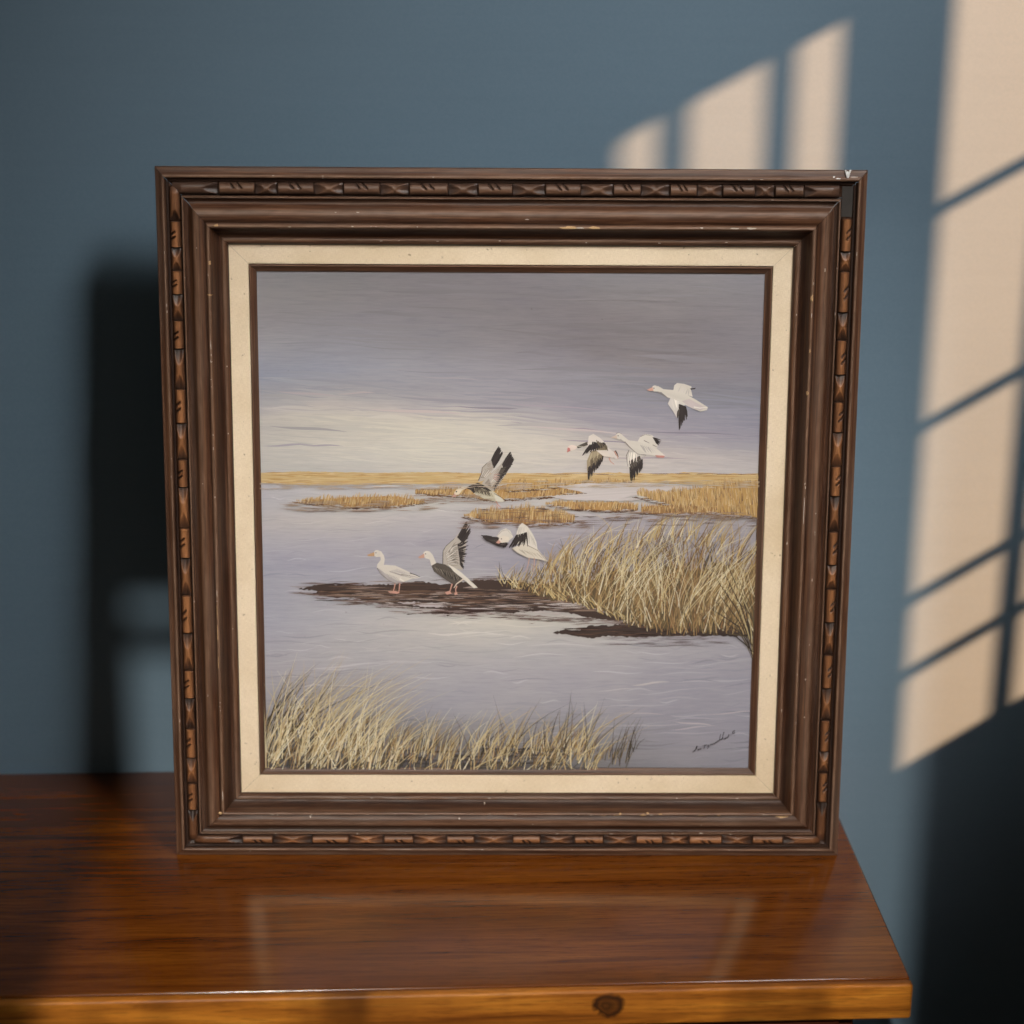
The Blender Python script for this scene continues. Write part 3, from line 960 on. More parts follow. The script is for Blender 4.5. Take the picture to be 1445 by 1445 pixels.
# far marsh: ochre horizon and reed islands made of short upright dabs
P = Paint(0.00035)
OCH = [lin((206, 174, 122)), lin((192, 156, 104)), lin((216, 190, 146)), lin((176, 138, 94))]
DK = [lin((124, 94, 72)), lin((96, 72, 60)), lin((128, 98, 72))]
P.poly([(355, 668), (420, 665), (520, 667), (620, 666), (720, 669), (780, 669), (860, 670), (960, 669), (1080, 670), (1082, 690), (1000, 684), (900, 681), (780, 684), (640, 683), (500, 684), (430, 685), (355, 681)], lin((206, 178, 130)), 0.5)
P.stroke([(770, 669.5), (860, 669), (960, 668.5), (1080, 669.5)], [0.5, 1.0, 1.1, 0.9], lin((130, 96, 72)))
for _ in range(420):
    x = R.uniform(355, 1080)
    y = R.uniform(667, 682)
    L = R.uniform(8, 45)
    P.stroke([(x, y), (x + L / 2, y + R.uniform(-0.6, 0.6)), (x + L, y)], [0.2, R.uniform(0.8, 2.0), 0.2], vary(R.choice(OCH[:3]), 0.1))
def island(top, bot, n, hgt, lean=0.15, pal=OCH, dark=0.28, fill=None):
    """top and bottom outlines as x,y lists; dabs start between them"""
    tx, ty = zip(*top)
    bx, by = zip(*bot)
    if fill is not None:
        P.poly(list(top) + list(reversed(bot)), fill, 0.8)
    x0, x1 = min(tx), max(tx)
    for _ in range(n // 3):                          # dark waterline
        x = R.uniform(x0, x1)
        yb_ = np.interp(x, bx, by)
        L = R.uniform(5, 20)
        P.stroke([(x - L / 2, yb_ + R.uniform(-2, 1)), (x, yb_ + R.uniform(-1.5, 1.5)), (x + L / 2, yb_ + R.uniform(-2, 1))], [0.2, R.uniform(0.8, 1.8), 0.2], vary(R.choice(DK), 0.2))
    dabs = []
    for _ in range(n):
        x = R.uniform(x0, x1)
        a, b = np.interp(x, tx, ty), np.interp(x, bx, by)
        dabs.append((a + (b - a) * R.random() ** 0.8, x, a, b))
    for y, x, a, b in sorted(dabs):
        hh = min(hgt * R.uniform(0.5, 1.2), max(2.5, (y - a) + hgt * (0.40 + 0.30 * math.sin(x / 5.3) * math.sin(x / 13.0 + 1))))
        c = R.choice(pal) if R.random() > dark * (0.5 + (y - a) / max(3, b - a)) else R.choice(DK)
        dx = lean * hh + R.uniform(-1, 1)
        P.stroke([(x, y), (x + dx * 0.5, y - hh * 0.55), (x + dx, y - hh)], [R.uniform(0.7, 1.5), 0.9, 0.2], vary(c, 0.22), vary(R.choice(pal), 0.18))
    for _ in range(n // 9):                          # water breaking into the foot of the reeds
        x = R.uniform(x0, x1)
        yb_ = np.interp(x, bx, by) + R.uniform(-2.5, 1.0)
        L = R.uniform(4, 16)
        P.stroke([(x - L / 2, yb_), (x, yb_ + R.uniform(-0.5, 0.5)), (x + L / 2, yb_)], [0.1, R.uniform(0.5, 1.3), 0.1], vary(base_at(x, yb_ + 3) * 0.95, 0.08))
island([(418, 707), (450, 704), (500, 701), (560, 700), (600, 708)], [(418, 709), (450, 713), (500, 717), (560, 716), (600, 710)], 330, 11, 0.25, fill=lin((176, 136, 88)))
island([(586, 692), (640, 690), (700, 686), (760, 682), (820, 686), (866, 690)], [(586, 697), (640, 701), (700, 707), (760, 703), (820, 697), (866, 692)], 620, 10, 0.15, fill=lin((184, 144, 92)))
island([(715, 677), (800, 677), (880, 677), (890, 680)], [(715, 694), (760, 691), (800, 686), (890, 681)], 200, 7, 0.1, fill=lin((200, 164, 108)))
island([(655, 727), (690, 722), (740, 716), (790, 722), (810, 734)], [(655, 730), (690, 737), (740, 741), (790, 740), (810, 737)], 420, 16, 0.1, dark=0.35, fill=lin((168, 126, 80)))
island([(770, 710), (810, 708), (860, 708), (900, 712)], [(770, 712), (810, 719), (860, 722), (900, 720)], 220, 10, 0.15, fill=lin((180, 140, 90)))
P.poly([(785, 686), (830, 681), (905, 681), (985, 687), (905, 697), (880, 702), (930, 704), (870, 707), (800, 705), (775, 700), (830, 696)], lin((206, 197, 196)), 0.5)
island([(900, 698), (960, 693), (1020, 682), (1082, 676)], [(900, 701), (960, 718), (1020, 727), (1082, 732)], 760, 15, -0.12, dark=0.30, fill=lin((192, 154, 98)))
island([(905, 714), (960, 712), (1010, 716)], [(905, 724), (960, 726), (1010, 724)], 180, 9, 0.1, dark=0.4, fill=lin((158, 120, 80)))
for x0, x1, y0, y1, cc in ((405, 610, 707, 721, (170, 148, 128)), (585, 700, 697, 710, (168, 146, 128)), (650, 830, 732, 745, (150, 126, 112)), (860, 1080, 722, 736, (152, 130, 114)), (355, 760, 681, 690, (194, 176, 160)), (760, 1080, 678, 688, (196, 178, 156))):
    for _ in range(int((x1 - x0) / 3)):              # reflections that soften the reed edges into the water
        x, y, L = R.uniform(x0, x1), R.uniform(y0, y1), R.uniform(8, 34)
        P.stroke([(x - L / 2, y), (x, y + R.uniform(-0.8, 0.8)), (x + L / 2, y)], [0.1, R.uniform(0.5, 1.5), 0.1], vary(lin(cc), 0.12))
for _ in range(90):
    x, y, L = R.uniform(420, 1070), R.uniform(716, 742), R.uniform(8, 40)
    if x < 650 and y > 722 or (x > 830 and y < 726):
        continue
    P.stroke([(x, y), (x + L / 2, y + R.uniform(-1, 1)), (x + L, y)], [0.1, R.uniform(0.5, 1.3), 0.1], vary(lin((120, 98, 88)), 0.25))
P.done('painted_far_marsh', 'stuff')

# mud bank
P = Paint(0.00075)
MUD = lin((74, 60, 55))
P.poly([(421, 831), (440, 827), (452, 824), (500, 826), (532, 825), (560, 824), (592, 820), (622, 825), (672, 818), (720, 818), (780, 828), (850, 840), (905, 862), (904, 873), (868, 876), (836, 872), (800, 864), (765, 862), (722, 865),
        (690, 864), (655, 866), (628, 862), (600, 858), (560, 856), (535, 852), (515, 846), (478, 842), (440, 839), (448, 834)], MUD, 1.2)
P.poly([(573, 867), (590, 864), (632, 869), (655, 866), (690, 862), (640, 858), (610, 862)], lin((70, 52, 48)), 1.0)
P.poly([(780, 893), (798, 887), (818, 890), (833, 882), (862, 883), (905, 872), (960, 880), (1082, 880), (1082, 898), (1000, 897), (940, 897), (900, 899), (850, 897), (835, 901), (810, 897)], lin((72, 60, 56)), 1.2)
P.poly([(560, 850), (590, 849), (640, 856), (600, 857)], lin((190, 180, 182)), 0.8)
for _ in range(420):
    x = R.uniform(440, 900)
    yc_ = 842 + (x - 600) * 0.03 + R.gauss(0, 8)
    L = R.uniform(10, 60)
    c = R.choice((lin((116, 92, 80)), lin((58, 47, 45)), lin((98, 78, 68)), lin((142, 120, 108)), lin((64, 52, 48)), lin((104, 80, 66)), lin((152, 136, 130))))
    if not (452 < x + L / 2 < 880) or abs(yc_ - 842 - (x - 600) * 0.03) > 15:
        continue
    P.stroke([(x, yc_), (x + L * 0.4, yc_ + R.uniform(-1.5, 1.5)), (x + L, yc_ + R.uniform(-1, 1))], [0.2, R.uniform(0.8, 2.6), 0.2], vary(c, 0.15))
for _ in range(190):                                  # broken fringe where the mud thins out into the water
    x = R.uniform(420, 900)
    yl = np.interp(x, [420, 515, 600, 720, 860, 905], [834, 846, 859, 866, 874, 873])
    yu = np.interp(x, [420, 450, 530, 600, 720, 860, 905], [830, 825, 825, 821, 818, 842, 862])
    y = yl + abs(R.gauss(0, 4)) if R.random() < 0.75 else yu - abs(R.gauss(0, 2))
    L = R.uniform(8, 42)
    P.stroke([(x - L / 2, y), (x, y + R.uniform(-1, 1)), (x + L / 2, y + R.uniform(-1, 1))], [0.1, R.uniform(0.5, 1.7), 0.1], vary(lin(R.choice(((120, 100, 94), (96, 76, 70), (150, 134, 130)))), 0.12))
for _ in range(60):                                   # wet glints
    x, y, L = R.uniform(540, 850), R.uniform(850, 868), R.uniform(12, 48)
    P.stroke([(x, y), (x + L / 2, y + R.uniform(-1, 1)), (x + L, y + 1)], [0.1, R.uniform(0.6, 1.8), 0.1], vary(lin((196, 186, 184)), 0.08))
for _ in range(70):
    x, y, L = R.uniform(790, 1050), R.uniform(884, 897), R.uniform(10, 45)
    P.stroke([(x, y), (x + L / 2, y + R.uniform(-1, 1)), (x + L, y)], [0.1, R.uniform(0.6, 2.0), 0.1], vary(R.choice((lin((98, 76, 66)), lin((54, 42, 40)))), 0.15))
for _ in range(40):
    x, y, L = R.uniform(835, 1000), R.uniform(898, 912), R.uniform(10, 45)
    P.stroke([(x, y), (x + L / 2, y + R.uniform(-1, 1)), (x + L, y)], [0.1, R.uniform(0.4, 1.1), 0.1], vary(lin((124, 112, 116)), 0.15))
P.done('painted_mud_bank', 'stuff')

# geese
WHT, CRM, PNK = lin((219, 211, 201)), lin((214, 204, 190)), lin((206, 158, 142))
DKG, MDG, BRN, LTG = lin((62, 55, 54)), lin((92, 84, 78)), lin((132, 118, 98)), lin((186, 176, 166))
LAY = [0.0011]
def goose(org, sc, shapes):
    LAY[0] += 0.00001
    P = Paint(LAY[0])
    def T2(p):
        return (org[0] + p[0] / sc, org[1] + p[1] / sc)
    for sh in shapes:
        if sh[0] == 'p':
            P.poly([T2(p) for p in sh[1]], sh[2], sh[3] if len(sh) > 3 else 0.0)
        elif sh[0] == 'c':
            (x, y), r, c = sh[1:]
            P.poly([T2((x + r * math.cos(a), y + r * math.sin(a))) for a in np.linspace(0, 2 * math.pi, 14)[:-1]], c)
        elif sh[0] == 's':
            pts = [T2(p) for p in sh[1]]
            if len(pts) == 2:
                pts = [pts[0], ((pts[0][0] + pts[1][0]) / 2, (pts[0][1] + pts[1][1]) / 2), pts[1]]
            n = len(pts)
            P.stroke(pts, [sh[3] * (1 - 0.5 * i / (n - 1)) for i in range(n)], sh[2])
        elif sh[0] == 'f':                            # fan of feathers from one line to another
            (a0, a1), (b0, b1), n, c, wd = sh[1:]
            for i in range(n):
                q = (i + 0.5) / n
                a = (a0[0] + (a1[0] - a0[0]) * q, a0[1] + (a1[1] - a0[1]) * q)
                b = (b0[0] + (b1[0] - b0[0]) * q + R.uniform(-8, 8), b0[1] + (b1[1] - b0[1]) * q + R.uniform(-8, 8))
                A, B = T2(a), T2(b)
                P.stroke([A, ((A[0] + B[0]) / 2, (A[1] + B[1]) / 2), B], [wd * 0.8, wd, wd * 0.3], vary(c, 0.25))
    P.done('painted_goose')
# rising goose over the far reeds
goose((620, 610), 10.32, [
 ('p', [(560, 720), (600, 640), (620, 510), (700, 440), (760, 390), (820, 300), (870, 240), (890, 330), (860, 430), (790, 530), (700, 650), (640, 705)], LTG),
 ('f', ((760, 400), (790, 520)), ((868, 195), (925, 300)), 9, DKG, 3.2), ('f', ((690, 470), (720, 560)), ((760, 430), (800, 500)), 4, lin((170, 158, 148)), 1.6),
 ('s', [(570, 700), (612, 600), (625, 515), (700, 440)], lin((110, 98, 90)), 1.4), ('f', ((600, 660), (680, 660)), ((660, 520), (780, 520)), 9, lin((150, 138, 128)), 1.0), ('f', ((600, 640), (680, 660)), ((660, 520), (760, 560)), 4, lin((218, 208, 198)), 1.4),
 ('p', [(430, 790), (560, 735), (640, 760), (760, 840), (830, 890), (950, 1000), (900, 1015), (780, 1000), (640, 960), (520, 900), (460, 850)], lin((206, 198, 176))),
 ('p', [(330, 835), (380, 795), (430, 780), (560, 730), (650, 770), (770, 860), (700, 850), (620, 810), (560, 850), (500, 885), (450, 835), (390, 812)], DKG),
 ('f', ((470, 790), (720, 850)), ((520, 880), (760, 930)), 12, DKG, 1.3), ('f', ((500, 800), (760, 880)), ((520, 900), (800, 960)), 12, lin((150, 138, 116)), 0.9), ('f', ((560, 790), (740, 850)), ((540, 860), (720, 910)), 10, lin((104, 94, 82)), 1.1),
 ('p', [(430, 788), (340, 792), (250, 830), (220, 870), (212, 905), (240, 918), (290, 900), (330, 842), (420, 803)], lin((228, 214, 192))),
 ('p', [(226, 885), (175, 945), (240, 945), (240, 910)], lin((206, 162, 150))), ('c', (248, 862), 11, DKG),
 ('p', [(620, 740), (700, 640), (880, 480), (1000, 330), (1040, 330), (1050, 430), (980, 600), (900, 710), (800, 850), (770, 850), (680, 790)], LTG),
 ('f', ((920, 470), (960, 600)), ((1025, 270), (1090, 390)), 10, DKG, 3.2), ('f', ((900, 520), (780, 740)), ((1050, 480), (800, 860)), 16, MDG, 2.6), ('f', ((980, 500), (800, 800)), ((1075, 440), (790, 850)), 12, DKG, 2.2),
 ('f', ((660, 740), (780, 820)), ((860, 520), (880, 660)), 14, lin((150, 138, 128)), 1.0), ('f', ((720, 660), (760, 800)), ((860, 500), (840, 700)), 8, lin((214, 204, 194)), 1.4), ('f', ((800, 600), (780, 680)), ((900, 600), (850, 720)), 4, lin((188, 150, 140)), 1.2),
 ('p', [(800, 880), (860, 920), (950, 995), (905, 1015), (820, 1000)], lin((222, 216, 202))), ('s', [(800, 890), (930, 960)], DKG, 0.8),
 ('s', [(825, 1000), (850, 1050), (895, 1090)], PNK, 1.8), ('s', [(830, 1060), (858, 1105)], PNK, 1.5), ('s', [(520, 905), (650, 965), (800, 1005)], lin((150, 140, 118)), 0.8)])
BCD = (790, 530)
# topmost white goose
goose(BCD, 6.568, [
 ('p', [(1050, 140), (1060, 90), (1085, 68), (1150, 75), (1220, 100), (1215, 130), (1230, 195), (1150, 172)], WHT), ('p', [(1205, 118), (1262, 112), (1250, 124), (1215, 130)], DKG),
 ('f', ((1080, 150), (1200, 190)), ((1120, 90), (1210, 130)), 5, lin((204, 196, 192)), 1.2),
 ('p', [(1030, 195), (1000, 260), (1050, 330), (1085, 390), (1120, 300), (1170, 262), (1168, 200), (1100, 188)], lin((218, 210, 204))),
 ('f', ((1105, 262), (1165, 285)), ((1098, 515), (1180, 380)), 10, DKG, 2.6), ('f', ((1090, 330), (1110, 300)), ((1086, 380), (1100, 400)), 3, MDG, 2.0), ('f', ((1030, 220), (1100, 215)), ((1060, 330), (1110, 270)), 5, lin((236, 228, 220)), 1.8),
 ('p', [(905, 93), (960, 125), (1060, 133), (1160, 168), (1260, 222), (1372, 292), (1362, 318), (1300, 332), (1200, 290), (1130, 250), (1040, 210), (1000, 202), (940, 152), (890, 146)], WHT),
 ('p', [(1130, 235), (1200, 215), (1300, 270), (1350, 300), (1300, 322), (1200, 288)], lin((206, 192, 192))), ('s', [(1240, 290), (1300, 300), (1365, 292)], lin((240, 234, 224)), 1.8),
 ('c', (880, 118), 29, WHT), ('p', [(862, 104), (806, 132), (830, 142), (868, 138)], lin((218, 168, 150))), ('c', (872, 115), 5, DKG), ('s', [(905, 145), (960, 180), (1010, 208)], lin((178, 164, 160)), 0.8)])
# middle white goose
goose(BCD, 6.568, [
 ('p', [(720, 612), (745, 562), (790, 540), (850, 548), (900, 590), (905, 660), (880, 690), (740, 660)], WHT), ('s', [(745, 565), (790, 545), (848, 555)], lin((120, 108, 100)), 0.7), ('f', ((858, 568), (890, 620)), ((932, 598), (920, 640)), 6, DKG, 1.8),
 ('p', [(650, 680), (615, 730), (625, 830), (650, 905), (720, 800), (770, 745), (700, 690)], lin((206, 198, 190))),
 ('f', ((645, 850), (765, 770)), ((655, 1008), (770, 850)), 14, DKG, 2.4), ('f', ((640, 790), (740, 740)), ((655, 880), (760, 800)), 10, MDG, 2.0), ('f', ((640, 710), (720, 710)), ((630, 820), (720, 790)), 5, lin((232, 224, 214)), 1.8), ('s', [(640, 690), (615, 740), (628, 840)], lin((96, 86, 82)), 0.8),
 ('p', [(560, 533), (592, 560), (640, 600), (720, 608), (800, 640), (880, 660), (978, 742), (960, 756), (890, 742), (800, 732), (720, 722), (650, 662), (608, 622), (568, 588)], WHT),
 ('s', [(600, 610), (650, 665), (720, 725), (800, 735)], lin((120, 112, 106)), 1.0), ('s', [(780, 600), (830, 625)], lin((140, 130, 126)), 1.2), ('s', [(860, 640), (900, 660)], lin((140, 130, 126)), 1.2), ('f', ((740, 640), (860, 670)), ((780, 710), (900, 720)), 7, lin((196, 188, 184)), 1.2),
 ('c', (548, 560), 30, WHT), ('p', [(528, 548), (470, 572), (528, 584)], lin((216, 196, 178))), ('c', (540, 556), 5, DKG), ('s', [(520, 535), (548, 527), (575, 540)], lin((120, 110, 104)), 0.6),
 ('p', [(880, 735), (975, 742), (962, 760), (900, 758)], lin((206, 148, 138))), ('s', [(770, 770), (790, 740)], lin((190, 182, 176)), 1.2)])
# dark winged goose at the left of the flying three
goose(BCD, 6.568, [
 ('p', [(290, 700), (250, 790), (252, 870), (262, 940), (340, 850), (390, 790), (412, 740), (340, 688)], lin((168, 152, 126))),
 ('f', ((262, 850), (400, 740)), ((252, 978), (392, 800)), 15, DKG, 2.5), ('f', ((280, 770), (390, 720)), ((275, 860), (390, 770)), 9, lin((120, 106, 88)), 1.8), ('f', ((290, 720), (360, 700)), ((270, 800), (350, 760)), 5, lin((186, 170, 142)), 1.6),
 ('p', [(250, 615), (330, 600), (430, 640), (460, 692), (400, 715), (320, 692)], BRN), ('p', [(335, 690), (460, 688), (520, 735), (490, 762), (400, 742)], lin((226, 214, 204))),
 ('p', [(440, 660), (520, 725), (545, 765), (520, 775), (450, 722)], lin((220, 210, 204))), ('f', ((500, 700), (520, 690)), ((535, 755), (545, 745)), 3, MDG, 1.6),
 ('p', [(255, 650), (268, 560), (310, 538), (370, 575), (440, 640), (380, 625), (320, 690), (250, 715)], lin((222, 212, 204))),
 ('f', ((275, 640), (420, 620)), ((200, 738), (350, 660)), 12, DKG, 2.6), ('f', ((300, 610), (430, 630)), ((290, 720), (400, 660)), 10, DKG, 2.2), ('f', ((330, 590), (430, 650)), ((350, 650), (450, 700)), 6, lin((110, 98, 84)), 1.6),
 ('p', [(150, 655), (250, 612), (262, 642), (170, 672)], MDG), ('s', [(150, 650), (240, 660)], lin((200, 190, 176)), 1.2),
 ('p', [(66, 668), (85, 648), (115, 640), (160, 655), (150, 680), (100, 698), (72, 690)], lin((232, 214, 204))), ('p', [(72, 664), (66, 712), (98, 696), (92, 670)], lin((200, 128, 122))),
 ('s', [(455, 760), (470, 795), (505, 822)], PNK, 1.6), ('s', [(505, 700), (530, 740), (540, 770)], PNK, 1.8)])
EFG = (500, 720)
# white goose standing on the mud
goose(EFG, 4.983, [
 ('p', [(160, 280), (190, 288), (210, 320), (214, 345), (208, 385), (190, 415), (158, 405), (162, 378), (186, 348), (184, 326), (150, 326)], WHT),
 ('p', [(160, 395), (220, 382), (290, 388), (370, 425), (466, 474), (400, 482), (350, 502), (290, 512), (230, 488), (180, 442)], WHT),
 ('p', [(160, 400), (180, 440), (230, 486), (290, 512), (350, 502), (300, 492), (240, 462), (200, 430)], lin((176, 168, 168))),
 ('f', ((240, 430), (300, 410)), ((340, 462), (410, 452)), 5, lin((178, 170, 168)), 0.8), ('s', [(250, 430), (330, 455), (420, 478)], lin((130, 122, 120)), 0.8), ('s', [(390, 440), (430, 452), (462, 468)], DKG, 1.2), ('s', [(330, 450), (400, 462), (450, 472)], MDG, 0.7),
 ('s', [(350, 500), (320, 480), (330, 470)], lin((236, 230, 222)), 1.6),
 ('f', ((190, 430), (300, 470)), ((220, 470), (330, 505)), 9, lin((186, 178, 174)), 0.8), ('c', (160, 303), 25, WHT), ('p', [(142, 292), (90, 312), (98, 322), (142, 322)], lin((196, 158, 120))), ('c', (152, 298), 4, DKG), ('s', [(160, 405), (185, 445), (240, 492), (290, 512)], lin((96, 88, 86)), 0.7),
 ('s', [(287, 515), (280, 550), (272, 575)], PNK, 1.8), ('s', [(320, 512), (316, 550), (312, 580)], PNK, 1.8), ('p', [(234, 568), (290, 566), (322, 578), (300, 586), (250, 580)], PNK)])
# grey bodied goose with one wing raised
goose(EFG, 4.983, [
 ('p', [(620, 380), (622, 290), (640, 252), (700, 200), (735, 160), (780, 90), (800, 150), (780, 290), (760, 422), (690, 400)], LTG),
 ('s', [(622, 375), (624, 285), (645, 250), (705, 197)], DKG, 1.0), ('f', ((725, 190), (765, 230)), ((785, 66), (822, 150)), 11, DKG, 2.8), ('f', ((725, 240), (745, 380)), ((805, 190), (765, 420)), 16, DKG, 2.2), ('f', ((690, 250), (700, 370)), ((740, 230), (740, 390)), 10, lin((140, 132, 126)), 1.4),
 ('f', ((635, 300), (660, 390)), ((710, 210), (730, 390)), 14, lin((140, 130, 122)), 0.8), ('f', ((640, 300), (660, 380)), ((700, 230), (720, 380)), 8, lin((214, 206, 198)), 1.2), ('f', ((660, 290), (690, 360)), ((680, 270), (720, 340)), 5, MDG, 0.9),
 ('p', [(540, 385), (580, 368), (640, 380), (720, 430), (772, 480), (742, 512), (690, 518), (620, 472), (560, 430)], MDG),
 ('f', ((570, 390), (740, 470)), ((600, 440), (740, 510)), 12, DKG, 1.6), ('f', ((560, 395), (740, 450)), ((590, 430), (740, 500)), 16, lin((140, 130, 118)), 0.7), ('f', ((600, 400), (740, 450)), ((640, 470), (750, 510)), 8, lin((60, 54, 50)), 0.7),
 ('p', [(655, 375), (700, 400), (745, 430), (800, 478), (867, 542), (840, 547), (765, 482), (700, 430)], lin((222, 214, 204))), ('s', [(770, 480), (720, 515), (700, 545)], lin((220, 206, 190)), 2.0),
 ('p', [(505, 284), (530, 288), (552, 312), (576, 370), (542, 388), (530, 345), (500, 336)], WHT), ('c', (508, 310), 25, WHT), ('p', [(492, 302), (448, 328), (460, 338), (494, 332)], lin((204, 160, 140))), ('c', (502, 305), 4, DKG),
 ('s', [(688, 515), (678, 550), (668, 580)], PNK, 2.0), ('s', [(722, 530), (712, 555), (716, 585)], PNK, 2.0), ('p', [(636, 575), (670, 565), (686, 585), (650, 592)], PNK), ('p', [(704, 580), (722, 572), (726, 592), (706, 595)], PNK)])
# white goose alighting on the grass edge
LAY[0] = 0.0025
goose(EFG, 4.983, [
 ('p', [(1000, 178), (1030, 140), (1065, 124), (1095, 140), (1118, 185), (1090, 210), (1040, 215)], WHT), ('s', [(1005, 175), (1040, 142), (1075, 135), (1108, 170)], lin((170, 160, 156)), 0.8),
 ('f', ((960, 180), (1060, 240)), ((886, 172), (1010, 240)), 8, DKG, 2.6), ('p', [(890, 170), (960, 180), (1010, 200), (1085, 232), (1062, 258), (1000, 246), (930, 214)], DKG, 0.4), ('f', ((1010, 190), (1080, 230)), ((930, 190), (1050, 262)), 9, DKG, 2.4), ('f', ((1000, 200), (1070, 235)), ((930, 200), (1040, 250)), 5, lin((104, 96, 92)), 0.7),
 ('p', [(1008, 220), (1020, 190), (1050, 174), (1090, 188), (1085, 220), (1040, 226)], lin((226, 214, 200))), ('p', [(1014, 205), (996, 226), (1018, 232), (1030, 218)], lin((214, 158, 142))), ('c', (1034, 198), 4, DKG),
 ('p', [(1108, 265), (1160, 240), (1210, 235), (1290, 272), (1362, 358), (1300, 342), (1222, 332), (1150, 296)], lin((216, 206, 192))),
 ('p', [(1130, 232), (1142, 150), (1160, 105), (1180, 86), (1215, 108), (1255, 165), (1280, 220), (1288, 272), (1235, 252), (1210, 240)], WHT),
 ('f', ((1140, 170), (1210, 160)), ((1078, 258), (1160, 250)), 11, DKG, 2.6), ('f', ((1170, 165), (1212, 150)), ((1150, 240), (1215, 245)), 8, DKG, 2.2), ('f', ((1150, 120), (1200, 110)), ((1140, 180), (1205, 160)), 5, lin((200, 192, 184)), 1.0),
 ('f', ((1150, 270), (1290, 300)), ((1190, 300), (1330, 345)), 8, lin((184, 172, 156)), 0.9), ('f', ((1215, 130), (1260, 200)), ((1225, 220), (1275, 260)), 5, lin((192, 184, 174)), 0.8), ('s', [(1220, 245), (1290, 280), (1350, 352)], lin((150, 138, 124)), 1.0), ('s', [(1110, 268), (1150, 298), (1220, 333)], lin((150, 140, 130)), 0.8),
 ('s', [(1230, 333), (1222, 380), (1206, 430)], lin((206, 168, 156)), 1.5), ('s', [(1266, 333), (1264, 380), (1256, 430)], lin((206, 168, 156)), 1.5)])

# grasses
STRAW = [lin((214, 194, 148)), lin((202, 176, 124)), lin((224, 212, 182)), lin((182, 158, 114)), lin((170, 140, 98)), lin((150, 120, 84))]
DARKG = [lin((86, 76, 62)), lin((66, 58, 52)), lin((108, 94, 68)), lin((120, 100, 70))]
def blade(P, x, y, hgt, lean, curve, wd, c, c2=None):
    n = 5
    pts = []
    for i in range(n + 1):
        q = i / n
        pts.append((x + lean * hgt * q + curve * hgt * q * q, y - hgt * q * (1 - 0.12 * abs(curve) * q)))
    P.stroke(pts, [wd * (1 - q / n) ** 0.7 + 0.12 for q in range(n + 1)], c, c2)
P = Paint(0.0015)
bed = [(706, 826), (740, 836), (800, 850), (840, 862), (880, 880), (940, 894), (1000, 893), (1085, 890)]
topl = [(706, 808), (740, 794), (780, 774), (830, 765), (880, 752), (930, 742), (980, 742), (1020, 748), (1085, 752)]
P.poly([(745, 838), (760, 826), (800, 812), (830, 818), (870, 802), (900, 812), (945, 796), (980, 806), (1020, 794), (1050, 806), (1085, 796), (1085, 885), (1000, 888), (940, 888), (880, 874), (840, 858), (800, 848)], lin((104, 88, 66)), 4.0)
MIDG = [lin((146, 120, 80)), lin((162, 132, 88)), lin((118, 96, 68)), lin((172, 142, 102)), lin((150, 112, 80)), lin((100, 84, 62))]
LITE = [lin((222, 210, 178)), lin((214, 198, 158)), lin((236, 228, 204)), lin((206, 188, 148)), lin((198, 172, 130))]
for ps, (num, pal, hs, wd) in enumerate(((520, DARKG + MIDG[2:], (0.28, 0.58), (0.9, 1.8)), (430, MIDG + STRAW[3:], (0.26, 0.60), (0.7, 1.4)), (270, LITE + STRAW[:3], (0.26, 0.74), (0.45, 1.1)))):
    bl = []
    for _ in range(num):
        x = 714 + (1078 - 714) * R.random() ** 0.85
        yb_ = np.interp(x, *zip(*bed))
        yt = np.interp(x, *zip(*topl))
        clump = 6 * math.sin(x / 13.0) + 5 * math.sin(x / 29.0 + 1)
        if x < 800 and R.random() < 0.45 - (x - 714) / 250:
            continue
        y = yb_ - (yb_ - yt) * 0.60 * R.random() ** (1.3 if ps < 2 else 0.75)
        bl.append((y, x, yb_, yt + clump))
    for y, x, yb_, yt in sorted(bl):
        span = yb_ - yt
        hgt = max(9, min(span * R.uniform(*hs), (y - yt) + 10))
        c = R.choice(pal)
        sway = 0.18 + 0.22 * math.sin(x / 23.0 + ps)
        blade(P, x, y, hgt, R.gauss(sway, 0.26), R.gauss(0.10, 0.34), R.uniform(*wd), vary(c, 0.16), vary(R.choice(pal), 0.18))
for _ in range(150):                                  # loose tips over the water
    x = R.uniform(770, 1070)
    y = np.interp(x, *zip(*topl)) + R.uniform(10, 40)
    blade(P, x, y, R.uniform(28, 56), R.gauss(0.3, 0.2), R.gauss(0.2, 0.3), R.uniform(0.6, 1.3), vary(R.choice(STRAW), 0.15))
for _ in range(110):                                  # low fringe leaning out over the mud
    x = R.uniform(704, 900)
    y = np.interp(x, *zip(*bed)) - R.uniform(0, 12)
    blade(P, x, y, R.uniform(8, 26), R.uniform(-1.3, 0.6), R.uniform(-0.5, 0.5), R.uniform(0.7, 1.4), vary(R.choice(STRAW[:4] + DARKG[:1]), 0.15))
for _ in range(95):                                   # stems along the water's edge on the right
    x = R.uniform(880, 1075)
    y = np.interp(x, *zip(*bed)) + R.uniform(-6, 4)
    blade(P, x, y, R.uniform(25, 70), R.gauss(-0.1, 0.22), R.gauss(0, 0.2), R.uniform(0.7, 1.4), vary(R.choice(STRAW[2:] + DARKG), 0.15))
